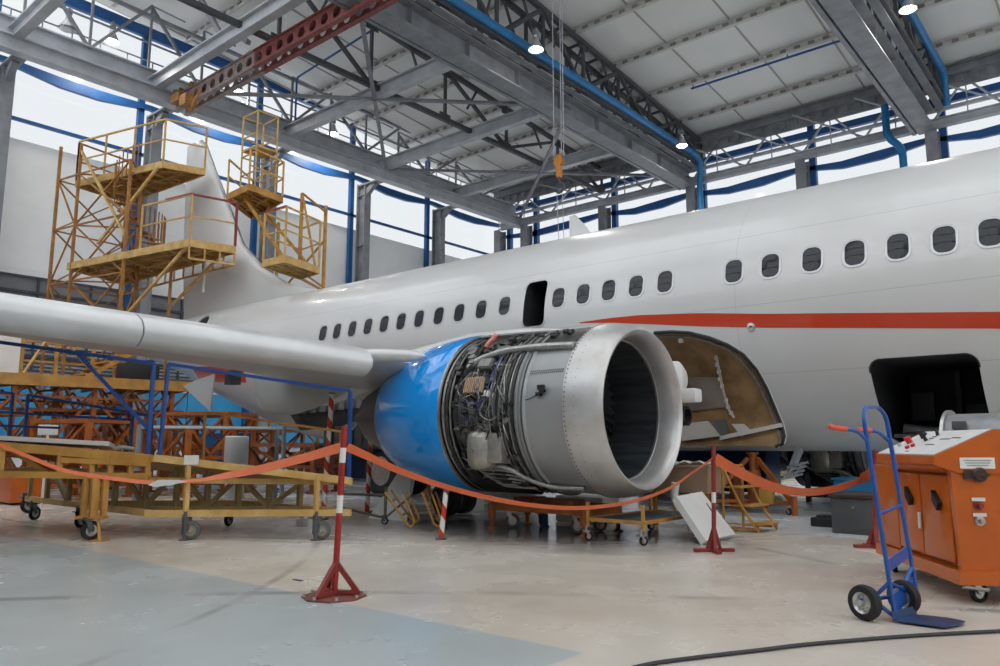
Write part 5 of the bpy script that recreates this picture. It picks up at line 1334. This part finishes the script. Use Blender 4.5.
# ---- long low dock below the wing
t = thing('wing_dock', 'long yellow platform on brown trestles behind and below the wing', 'scaffold', (-20, 6, 0))
D = [V((-19.0, 2.4, 2.52)), V((-19.0, 10.0, 2.62)), V((-21.6, 10.6, 2.62)), V((-21.6, 2.4, 2.52))]
b = MB(); b.prism([p - UZ * .05 for p in D], UZ * .05); b.build('platform', PLY, t)
b = MB(); b.bar(D[0] - UZ * .12, D[1] - UZ * .12, .08, .26); b.build('fascia', YEL, t)
b = MB()
for i in range(12): b.bar(lerp(D[0], D[1], i / 11) - UZ * .15, lerp(D[3], D[2], i / 11) - UZ * .15, .06, .14)
A = [lerp(D[0], D[1], i / 10) - UZ * .22 for i in range(11)]; B_ = [p - UZ * .55 + V((-.3, 0, 0)) for p in A]; b.bar(B_[0], B_[-1], .07)
for i in range(10): b.bar(A[i], lerp(B_[i], B_[i + 1], .5), .045); b.bar(lerp(B_[i], B_[i + 1], .5), A[i + 1], .045)
A2 = [lerp(D[3], D[2], i / 10) - UZ * .22 for i in range(11)]; lattice(b, A, A2, .05, 'Z'); B2 = [p - UZ * .55 for p in A2]; b.bar(B2[0], B2[-1], .07)
for i in range(10): b.bar(A2[i], lerp(B2[i], B2[i + 1], .5), .045); b.bar(lerp(B2[i], B2[i + 1], .5), A2[i + 1], .045)
b.build('truss', RUSTP, t)
for i, y in enumerate((2.6, 4.3, 6.0, 7.7, 9.6)):
    for x in (-19.15, -21.5):
        b = MB(); b.bar((x, y, .05), (x, y, 2.4), .1); b.box((x, y, .03), (.25, .25, .06)); b.build('post', ORG, t)
b = MB()
for x in (-19.15, -21.5):
    ys = (2.6, 4.3, 6.0, 7.7, 9.6)
    lattice(b, [V((x, y, .2)) for y in ys], [V((x, y, 2.1)) for y in ys], .055, 'X')
    for z in (.2, 1.15, 2.1): b.bar((x, 2.6, z), (x, 9.6, z), .06)
b.build('bracing', ORG, t)
rl = [V((-21.5, 2.5, 2.55)), V((-21.5, 10.4, 2.64))]
b = MB()
for y in (3.6, 4.6, 5.5, 6.8, 7.6, 8.5, 9.3): b.bar((-21.4, y, 2.55), (-21.4, y, 4.2), .08)
for z in (3.1, 3.6, 4.15): b.bar((-21.4, 3.4, z), (-21.4, 9.4, z), .05)
b.bar((-21.4, 4.6, 2.6), (-21.4, 5.5, 4.1), .05); b.bar((-21.4, 6.8, 4.1), (-21.4, 5.5, 2.6), .05); b.bar((-19.3, 6.2, 2.6), (-21.2, 7.4, 3.9), .05); b.build('guard_rail', YEL, t)
b = MB()
for k in range(6): b.box((-20.5 + .0, 7.9 + .28 * k, 2.75 + .18 * k), (.8, .25, .04))
for s_ in (-.4, .4): b.bar((-20.5 + s_, 7.8, 2.62), (-20.5 + s_, 9.5, 3.75), .05, .1); b.bar((-20.5 + s_, 7.8, 3.4), (-20.5 + s_, 9.5, 4.4), .04)
b.build('stair', YEL, t)
b = MB(); b.box((-20.6, 4.9, 3.2), (.05, 3.2, 1.2)); o = b.build('white_board', WHITE); tag(o, 'large white board standing upright on the long yellow platform behind the wing', 'board')
b = MB(); b.box((-19.6, 8.9, 2.85), (.5, .9, .4), bev=.05); b.tube([(-19.5, 8.6, 3.07), (-19.5, 9.2, 3.1)], .06); o = b.build('equipment_bundle', DARK); tag(o, 'dark bundle of equipment on the long yellow platform near the wing root', 'equipment')

# ---- orange trestles standing behind the trolleys
def trestle(x, y, w_, h, m_, label, yaw=0., d_=1.0):
    t = thing('trestle', label, 'trestle', (x, y, 0), None); R = Matrix.Translation((x, y, 0)) @ Matrix.Rotation(yaw, 4, 'Z')
    b = MB(); C = [(-w_ / 2, -d_ / 2), (w_ / 2, -d_ / 2), (w_ / 2, d_ / 2), (-w_ / 2, d_ / 2)]
    b.box((0, 0, h), (w_ + .1, d_ + .1, .08)); 
    for z in (.25, h * .55): 
        for (a, c) in zip(C, C[1:] + C[:1]): b.bar((*a, z), (*c, z), .06)
    b.xf(R); b.build('top_frame', m_, t)
    for c in C: b = MB(); b.bar((*c, 0), (*c, h), .09); b.box((*c, .02), (.18, .18, .04)); b.xf(R); b.build('leg', m_, t)
    b = MB()
    for (a, c) in zip(C, C[1:] + C[:1]): b.bar((*a, .25), (*c, h), .05); b.bar((*c, .25), (*a, h), .05)
    b.xf(R); b.build('brace', m_, t)
trestle(-15.9, 6.25, 1.5, 1.45, ORG, 'orange brown braced trestle behind the ramp trolley at the wing dock end', .3)
trestle(-15.2, 8.0, 1.6, 1.35, ORG, 'orange braced trestle beside the grey work table below the tail', .1)
trestle(-14.2, 9.9, 1.6, 1.0, RUSTP, 'rust brown low trestle under the rear fuselage', .4)
trestle(-17.4, 4.9, 1.6, 1.6, RUSTP, 'rust brown tall trestle in front of the blue wall cladding', .2)
trestle(-17.4, 7.4, 1.8, 1.5, RUSTP, 'rust brown trestle between the two blue handrails', .0)

for i, (x_, y_, w_, h_, m_, ya, lb) in enumerate(((-16.6, 9.3, 1.5, 1.7, ORG, .5, 'tall orange brown braced trestle under the rear fuselage beside the wing dock'), (-19.5, 12.6, 1.8, 1.4, ORG, .2, 'orange braced trestle beyond the rear fuselage belly'), (-12.5, 12.2, 1.2, .6, YEL, .1, 'low yellow trestle below the wheel well'), (-22.8, 8.6, 2.0, 1.9, ORG, .1, 'orange brown trestle near the blue wall cladding under the tail'), (-23.4, 12.2, 2.0, 1.9, RUSTP, .3, 'rust brown trestle near the blue wall cladding beyond the tail'))):
    trestle(x_, y_, w_, h_, m_, lb, ya, 1.2)

# ---- grey work table with bottles and drum
t = thing('work_table', 'grey steel table frame with lower shelf behind the pale yellow ramp trolley', 'table', (-11.5, 6.9, 0))
q0, q1 = dep(165, 422, 13.0), dep(290, 418, 13.6); zt = 1.32
b = MB(); TA = [V((x_ - .1, y_ + .35, zt)) for x_, y_ in ((-12.6, 5.5), (-11.6, 7.6), (-12.4, 8.0), (-13.4, 5.9))]; b.prism(TA, UZ * -.04); b.build('tabletop', mat('pale grey table top', (.55, .55, .54), .5), t)
b = MB(); TL = [p - UZ * .9 for p in TA]; b.prism(TL, UZ * -.03); b.build('shelf', STEEL, t)
for p in TA: b = MB(); b.bar((p.x, p.y, 0), p, .055); b.build('leg', STEEL, t)
for i, (px, py) in enumerate(((203, 456), (245, 460))):
    c = lerp(TL[0], TL[1], .42 + .3 * i) + (TL[3] - TL[0]) * .3 + UZ * .003
    b = MB(); b.lathe([(0, 0), (0, .05), (.13, .055), (.17, .03), (.2, .015), (.26, .012), (.26, 0)], c, 'Z', 14); tag(b.build('spray_bottle', WHITE), ('white spray bottle on the shelf of the grey work table nearer the blue rail', 'white spray bottle on the grey work table shelf nearer the red and white post')[i], 'bottle')
c = V((-13.3, 8.0, 0)); b = MB(); b.lathe([(.55, 0), (.55, .22), (1.15, .22), (1.17, .2), (1.17, 0)], c, 'Z', 28); b.lathe([(0, .18), (.55, .18)], c, 'Z', 16); tag(b.build('drum', mat('light grey drum', (.52, .53, .53), .4, .2)), 'light grey upright drum behind the grey work table', 'drum')

# ---- the two sloping trolleys in front
def trolley(name, label, o, e1, e2, L, Dp, ztop0, ztop1, zb, fm, legs, dm=PLY):
    """o: front corner on the floor; e1 along the front, e2 to the back"""
    t = thing(name, label, 'trolley', o)
    P = lambda u, v, z: V((o.x, o.y, 0)) + e1 * u + e2 * v + UZ * z
    top = lambda u: ztop0 + (ztop1 - ztop0) * u / L
    return t, P, top
eX = V((-1, 0, 0)); e1 = RT.copy()
# trolley with the blue handrails, higher end
W2 = on('Z', 0, 88, 545); d = W2.dot(FH)
o1 = on('Z', .27, 147, 515); dd = 8.35
o1 = dep(-60, 500, dd); o1.z = 0
L1 = (dep(147, 500, dd) - dep(-60, 500, dd)).length
zt0 = dep(-60, 437, dd).z; zt1 = dep(150, 454, dd).z
t = thing('dock_trolley', 'ochre yellow wheeled dock with sloping deck and navy blue handrails', 'trolley', o1 + e1 * L1 * .6)
P = lambda u, v, z: V((o1.x, o1.y, 0)) + e1 * u + eX * v + UZ * z
tz = lambda u: zt0 + (zt1 - zt0) * u / L1
Dp = 2.4
b = MB(); b.prism([P(0, 0, tz(0)), P(L1, 0, tz(L1)), P(L1, Dp, tz(L1) + .02), P(0, Dp, tz(0) + .02)], UZ * -.035); b.build('deck', PLY, t)
b = MB(); b.bar(P(0, 0, tz(0) - .05), P(L1, 0, tz(L1) - .05), .06, .09); b.bar(P(0, 0, .70), P(L1, 0, .665), .06, .07)
b.bar(P(L1 - .95, -.01, .84), P(L1, -.01, .80), .05, .055)
b.bar(P(L1, 0, tz(L1) - .05), P(L1, Dp, tz(L1) - .05), .06, .09); b.bar(P(0, Dp, tz(0) - .05), P(L1, Dp, tz(L1) - .05), .06, .09); b.bar(P(L1, 0, .68), P(L1, Dp, .68), .06, .07); b.bar(P(0, Dp, .69), P(L1, Dp, .68), .06, .07)
for u in (L1 - .97, L1 - .62, L1 - .42, L1 - .2, L1 - .02, L1 - 1.6): b.bar(P(u, 0, .68), P(u, 0, tz(u) - .05), .05)
b.bar(P(L1 - .2, 0, .7), P(L1 - .1, .3, .88), .05); b.bar(P(L1 - .97, .3, .70), P(L1 - 1.4, .3, .95), .05)
b.build('frame', YEL, t)
b = MB()
for k in range(3): b.bar(P(.2, .5 + .6 * k, tz(0) - .1), P(L1 - .05, .5 + .6 * k, tz(L1) - .1), .05, .06)
lattice(b, [P(L1 * i / 5, .4, .70) for i in range(6)], [P(L1 * i / 5, .4, tz(L1 * i / 5) - .08) for i in range(6)], .045, 'Z')
b.build('joist', ORG, t)
uw = (dep(93, 500, dd) - o1).dot(e1)
W3 = on('Z', 0, 28, 513); W3.z = 0; caster(t, W3, .11, YAW + .9, fork=STEELD, top=.3, w=.06)
for u, v in ((uw, 0.03),):
    b = MB()
    for k in (-.09, 0.0, .12): b.bar(P(u + k, 0 if k else -.03, .66), P(u + k, 0 if k else -.03, .24), .055 if k else .08, .06)
    b.box((0, 0, 0), (.30, .12, .03), Matrix.Translation(P(u, 0, .235)) @ Matrix.Rotation(YAW, 4, 'Z')); b.build('leg', YEL, t)
    caster(t, P(u, 0, 0), .10, YAW + .9, fork=STEELD, top=.24, w=.06)
    b = MB(); b.lathe([(0, 0), (0, .10), (.01, .10), (.012, 0)], P(u + .05, -.12, 0), 'Z', 12); b.tube([P(u + .05, -.12, 0), P(u + .05, -.05, .22)], .018, 8); b.build('foot_jack', YEL, t)
def hand_rail(pts_px, dpt, t, bottoms, diag=None, w=.038, inner=False):
    b = MB(); T = [dep(x, y, q) for x, y, q in pts_px]
    for a, c in zip(T, T[1:]): b.bar(a, c, w)
    for (x, y, q), p in bottoms: b.bar(dep(x, y, q), p, w)
    if diag: b.bar(dep(*diag[0]), dep(*diag[1]), w * .85)
    return b.build('handrail', NAVY, t, label='navy blue handrail frame')
hand_rail([(-60, 334, dd), (154, 363.5, dd)], dd, t, [((154, 363, dd), dep(147, 456, dd))], ((77, 353, dd), (150, 431, dd)))
d2_ = dd + 1.6
hand_rail([(28, 395, d2_), (152, 416, d2_)], d2_, t, [((28, 395, d2_), dep(24, 444, d2_)), ((133, 413, d2_), dep(130, 451, d2_)), ((152, 416, d2_), dep(150, 452, d2_))], ((0, 412, d2_), (131, 420, d2_)), .035)
hand_rail([(-60, 386, d2_), (13, 393.5, d2_)], d2_, t, [((13, 393, d2_), dep(9, 443, d2_))], ((-40, 424, d2_), (60, 428, d2_)), .035)
b = MB(); A = [dep(0, 441, dd + .5), dep(108, 446, dd + .5), dep(113, 447, dd + .5), dep(118, 449, dd + .7)]
b.prism([dep(-30, 438.5, dd + .3), dep(109, 446, dd + .3), dep(115, 449, dd + .9), dep(-30, 441, dd + .9)], UZ * .05); tag(b.build('white_sheet', WHITE), 'long white sheet lying on the deck of the ochre wheeled dock', 'sheet')
b = MB(); c = dep(120, 449, dd + .35); b.tube(smooth_pts([c + RT * -.06, c + RT * .02 + UZ * .02, c + RT * .1 + UZ * .01, c + RT * .16], 5), .022, 8); tag(b.build('cloth_roll', mat('greenish cloth', (.35, .38, .33), .8)), 'small greyish cloth roll at the end of the white sheet', 'cloth')
b = MB(); c = dep(48, 430, 12.2); b.box(c, (.05, .28, .16), bev=.005); b.bar((c.x, c.y, 0), c, .03); tag(b.build('notice_plate', WHITE), 'small blank white plate on a thin stand behind the wheeled dock', 'sign')
b = MB(); b.box(dep(4, 400, 12.0), (.3, .3, .06)); 

# trolley with wheels in front, lower and paler
W1 = on('Z', 0, 183, 540); W4 = on('Z', 0, 316, 539); dq = W1.dot(FH)
o2 = dep(152, 500, dq); o2.z = 0; L2 = (dep(350, 500, dq) - dep(152, 500, dq)).length
z0, z1 = dep(155, 456, dq).z, dep(350, 479, dq).z
t = thing('ramp_trolley', 'pale yellow wheeled ramp with slatted deck beside the ochre dock', 'trolley', o2 + e1 * L2 * .5)
P = lambda u, v, z: V((o2.x, o2.y, 0)) + e1 * u + eX * v + UZ * z
tz = lambda u, v=0: z0 + (z1 - z0) * u / L2
Dq = 2.2
b = MB(); n = 12
for k in range(n):
    v0, v1 = Dq * k / n, Dq * (k + .86) / n; b.prism([P(0, v0, tz(0) - .02), P(L2, v0, tz(L2) - .02), P(L2, v1, tz(L2) - .02), P(0, v1, tz(0) - .02)], UZ * -.03)
b.build('deck', PLY, t)
b = MB(); b.bar(P(0, 0, tz(0) - .02), P(L2, 0, tz(L2) - .02), .05, .075); b.bar(P(0, Dq, tz(0) - .02), P(L2, Dq, tz(L2) - .02), .05, .075); b.bar(P(0, 0, tz(0) - .03), P(0, Dq, tz(0) - .03), .05, .07); b.bar(P(L2, 0, tz(L2) - .03), P(L2, Dq, tz(L2) - .03), .05, .07)
b.bar(P(.0, .25, .62), P(L2, .25, .60), .05, .06)
b.bar(P(-.06, 0, .275), P(L2, 0, .285), .05, .07); b.bar(P(-.05, Dq, .275), P(L2, Dq, .28), .05, .07); b.bar(P(0, 0, .275), P(0, 3.6, .275), .05, .07); b.bar(P(L2, 0, .285), P(L2, Dq, .285), .05, .07)
b.build('frame', YELP, t)
b = MB()
U_ = [L2 * k / 6 for k in range(7)]
for u in U_: b.bar(P(u, .9, .28), P(u, .9, tz(u) - .05), .055)
b.bar(P(0, .9, .28), P(L2, .9, .28), .05, .06)
for i in range(6):
    a, c = U_[i], U_[i + 1]; b.bar(P(a, .9, .30 if i % 2 else tz(a) - .08), P(c, .9, tz(c) - .08 if i % 2 else .30), .05)
for v in (1.5, 2.2, 2.9, 3.5): b.bar(P(0, v, .28), P(0, v, .8), .05)
b.bar(P(0, 1.5, .3), P(0, 2.2, .78), .05); b.bar(P(0, 2.9, .78), P(0, 2.2, .3), .05)
b.build('brace', mat('olive ochre paint', (.36, .26, .10), .55, 0, .35, 4), t)
for (w_, sd) in ((W1, 1), (W4, -1)):
    u = (w_ - o2).dot(e1); b = MB(); b.bar(P(u, -.02, .22), P(u, -.02, tz(u) - .02), .045); b.build('leg', YELP, t)
    b = MB(); b.bar(P(u + .03, .0, .10), P(u + .03, 0, .27), .09, .05); b.bar(P(u - .02, -.06, .0), P(u - .02, -.06, .30), .025); b.lathe([(0, 0), (0, .055), (.012, .055), (.02, .01)], P(u - .02, -.06, 0), 'Z', 12); b.build('foot_jack', STEELD, t)
    wv = MB(); wv.lathe([(-.03, .06), (-.03, .085), (-.02, .098), (.02, .098), (.03, .085), (.03, .06)], (0, 0, 0), 'Y', 32, 0); wv.lathe([(-.03, 0), (-.03, .02), (-.015, .03), (-.015, .06), (.015, .06), (.015, .03), (.03, .02), (.03, 0)], (0, 0, 0), 'Y', 24, 1)
    wv.xf(Matrix.Translation(P(u + .09, .02, .098)) @ Matrix.Rotation(YAW + .12, 4, 'Z')); wv.build('wheel', [mat('worn grey tyre', (.10, .098, .09), .6), mat('olive hub', (.30, .27, .2), .5)], t)
for v in (1.9, 3.4): caster(t, P(.05, v, 0), .09, 2.0, fork=STEELD, top=.26)
caster(t, P(L2 - .1, Dq, 0), .08, 2.0, fork=STEELD, top=.26)
u = (W1 - o2).dot(e1); b = MB(); b.box((0, 0, 0), (.155, .012, .10), Matrix.Translation(P(u + .01, -.06, tz(u) - .0)) @ Matrix.Rotation(YAW, 4, 'Z')); b.build('number_plate', mat('white plate', (.66, .65, .60), .5), t, label='blank white plate on the front leg')
dr = dq + .05
hand_rail([(168.5, 364, dr), (350.5, 391, dr)], dr, t, [((168.5, 364, dr), P(.05, 0, tz(0))), ((350.5, 391, dr), P(L2 - .02, 0, tz(L2)))], None, .034)
b = MB(); b.bar(dep(205, 412, dr + 1.4), dep(344, 432, dr + 1.4), .03); b.bar(dep(205, 412, dr + 1.4), dep(203, 460, dr + 1.4), .03); b.bar(dep(341, 432, dr + 1.4), dep(340, 478, dr + 1.4), .03); b.build('handrail', YEL, t, label='thin yellow rail on the far side of the ramp')

# ---- orange block at the edge, container behind
p = on('Z', 0, 8, 503); b = MB(); t = thing('tool_cabinet', 'orange cabinet under the end of the ochre wheeled dock', 'cabinet', (p.x, p.y, 0))
p.x += .7; b.box((p.x - .5, p.y + .1, .32), (1.0, .6, .56), bev=.02); b.build('body', ORGB, t); b = MB(); b.box((p.x - .5, p.y + .1, .02), (.9, .5, .04)); b.build('plinth', DARK, t)
# round black tyres on an axle under the blue cowl
def tyre(x, y, label):
    t = thing('tyre', label, 'tyre', (x, y, 0)); b = MB(); b.lathe([(-.10, .12), (-.11, .19), (-.07, .235), (.07, .235), (.11, .19), (.10, .12)], (x, y, .236), 'Y', 32, 0); b.build('tread', RUB, t); b = MB(); b.lathe([(-.08, 0), (-.08, .12), (.08, .12), (.08, 0)], (x, y, .236), 'Y', 20); b.build('rim', STEELD, t)
tyre(-7.75, 8.0, 'black tyre standing under the blue cowl, nearer the striped leaning pole'); tyre(-7.9, 8.5, 'black tyre under the blue cowl, nearer the white wheel chock panel')
# bent yellow tube stands under the engine rear
def tube_stand(px, label):
    A = on('Z', .02, px[1], 527); A.z = .016; d = A.dot(FH); t = thing('tube_stand', label, 'stand', (A.x, A.y, 0)); b = MB()
    L = [dep(px[0], 492, d), dep(px[1] - 4, 524, d), dep(px[1], 529, d), dep(px[1] + 4, 522, d), dep(px[2], 494, d)]; L = [L[0]] + [V((q.x, q.y, max(q.z, .016))) for q in L[1:-1]] + [L[-1]]
    for o_ in (V((0, 0, 0)), FH * .5): b.tube(fillet([q + o_ for q in L], .04), .014, 8)
    b.build('frame', YEL, t); b = MB()
    for f in (.3, .75): b.tube([lerp(L[0], L[1], f), lerp(L[0], L[1], f) + FH * .5], .012, 8)
    b.build('rung', YEL, t)
tube_stand((385, 411, 403), 'bent yellow tube stand under the blue cowl, nearer the red and white post')
tube_stand((422, 438, 432), 'bent yellow tube stand under the blue cowl, beside the striped leaning pole')
STRIPE = bpy.data.materials.new('red white spiral stripes'); STRIPE.use_nodes = True
def stripe_mat():
    nt = STRIPE.node_tree; tc = nt.nodes.new('ShaderNodeTexCoord'); wv = nt.nodes.new('ShaderNodeTexWave'); wv.bands_direction = 'DIAGONAL'; wv.inputs['Scale'].default_value = 2.1
    r = nt.nodes.new('ShaderNodeValToRGB'); r.color_ramp.interpolation = 'CONSTANT'; r.color_ramp.elements[0].color = (.72, .68, .62, 1); r.color_ramp.elements[1].position = .5; r.color_ramp.elements[1].color = (.50, .035, .012, 1)
    nt.links.new(tc.outputs['Object'], wv.inputs[0]); nt.links.new(wv.outputs['Fac'], r.inputs[0]); nt.links.new(r.outputs[0], nt.nodes['Principled BSDF'].inputs['Base Color'])
stripe_mat()
def striped(a, c, r, label):
    a, c = V(a), V(c); b = MB(); b.tube([a, c], r, 12); o = b.build('striped_pole', STRIPE); tag(o, label, 'pole'); b = MB(); b.lathe([(0, 0), (0, r * 2.2), (.015, r * 2.2), (.02, 0)], a, 'Z', 12); b.build('foot', STEELD, o); b = MB(); b.tube([c - (c - a).normalized() * .0, c + (c - a).normalized() * .02], r * 1.3, 12); b.build('cap', STEELD, o)
q = dep(325, 452, 10.6); striped((q.x, q.y, 0), dep(332, 394, 10.6), .035, 'red and white striped pole standing under the wing beyond the blue rail corner')
q = dep(371, 412, 11.6); striped((q.x - .1, q.y + .05, 0), dep(373, 396, 11.6), .035, 'red and white striped pole reaching to the slat end beside the blue cowl')
q = dep(441, 526, 8.4); striped((q.x, q.y, 0), dep(446, 492, 8.4), .028, 'short leaning striped pole below the blue cowl')
# white cover panel and grey pipes beyond the engine rear
b = MB(); q = on('Z', 0, 385, 520); b.prism([q + V((-.35, 0, 0)), q + V((.25, .1, 0)), q + V((-.0, .5, .62)), q + V((-.25, .45, .62))], V((.02, .05, 0))); tag(b.build('leaning_cover', WHITE), 'white tapered panel standing behind the bent yellow tube stands', 'panel')
b = MB(); q = on('Z', 0, 414, 516); b.box((q.x, q.y + 1.2, .3), (.3, .3, .6), bev=.02); tag(b.build('white_block', WHITE), 'white upright block below the blue cowl between the tube stands', 'block')
# tow bar triangle near the ramp
t = thing('tow_bar', 'thin dark tow bar frame on the floor behind the red and white post', 'tow bar', on('Z', 0, 385, 519)); A = on('Z', .1, 340, 507); Bq = on('Z', .08, 385, 518); Cq = dep(386, 495, Bq.dot(FH)); b = MB()
b.tube([A, Bq], .018, 8); b.tube([dep(342, 509 - 15, A.dot(FH)), Cq], .016, 8); b.tube([Bq, Cq + UZ * .1], .02, 8); b.tube([Bq, dep(412, 495, Bq.dot(FH))], .014, 8); b.build('bar', mat('dark olive steel', (.11, .085, .05), .5), t); caster(t, (Bq.x, Bq.y, 0), .045, .5, fork=STEELD)
p = on('Z', 0, 308, 526); b = MB(); b.lathe([(0, .14), (.1, .15), (.105, .14), (.01, .13)], (p.x, p.y, 0), 'Z', 24, closed=True); b.lathe([(.0, 0), (.012, .14)], (p.x, p.y, 0), 'Z', 24); tag(b.build('metal_pan', ZINC), 'grey metal pan on the floor beside the ramp rear wheel', 'pan')
# blue chests and clutter far under the fuselage
def chest(x, y, sx, sy, sz, m_, label, nm='equipment_chest'):
    t = thing(nm, label, 'chest', (x, y, 0)); b = MB(); b.box((x, y, .06 + sz / 2), (sx, sy, sz), bev=.03); b.build('body', m_, t); b = MB(); b.box((x, y, .06 + sz + .015), (sx + .04, sy + .04, .04), bev=.01); b.build('lid', m_, t)
    b = MB()
    for i in (-1, 1):
        for k in (-1, 1): b.box((x + i * sx * .42, y + k * sy * .42, .03), (.1, .1, .06))
    b.build('foot', DARK, t)
DB = mat('dark blue chest paint', (.008, .035, .13), .45, 0, .2, 3); CY = mat('cyan tarp', (.02, .25, .50), .5, 0, .2, 4)
chest(-7.3, 15.5, 2.9, .8, .78, DB, 'long dark blue chest beyond the fuselage behind the spare engine')
chest(-17.3, 14.7, 2.6, 1.0, 1.1, DB, 'dark blue chest far off between the red and white post and the blue cowl')
chest(-3.3, 12.4, .8, .5, .42, CY, 'bright cyan covered chest beyond the grey chest')
chest(-16.4, 12.4, .9, .6, .9, mat('dull red chest', (.22, .03, .02), .5), 'dull red chest below the rear fuselage')
chest(-18.2, 10.6, 1.6, .8, 1.2, BLUEST, 'tall blue cabinet below the rear fuselage behind the work table')
chest(-22.5, 17, 3.0, 1.2, .7, WHITE, 'low white chest far beyond the rear fuselage')
chest(-13.5, 22, 3.0, 1.2, .8, WHITE, 'low white chest far beyond the main wheels')
chest(-9.5, 24, 2.0, 1.0, .7, mat('yellow chest', (.5, .33, .05), .5), 'low yellow chest far beyond the fuselage')
# ================================================================ view
S.view_settings.view_transform = 'Standard'; S.view_settings.look = 'None'
S.view_settings.exposure = 0.0; S.view_settings.gamma = 1.0; S.view_settings.use_curve_mapping = False
S.cycles.use_denoising = True
S.cycles.max_bounces = 8; S.cycles.diffuse_bounces = 4; S.cycles.transparent_max_bounces = 12
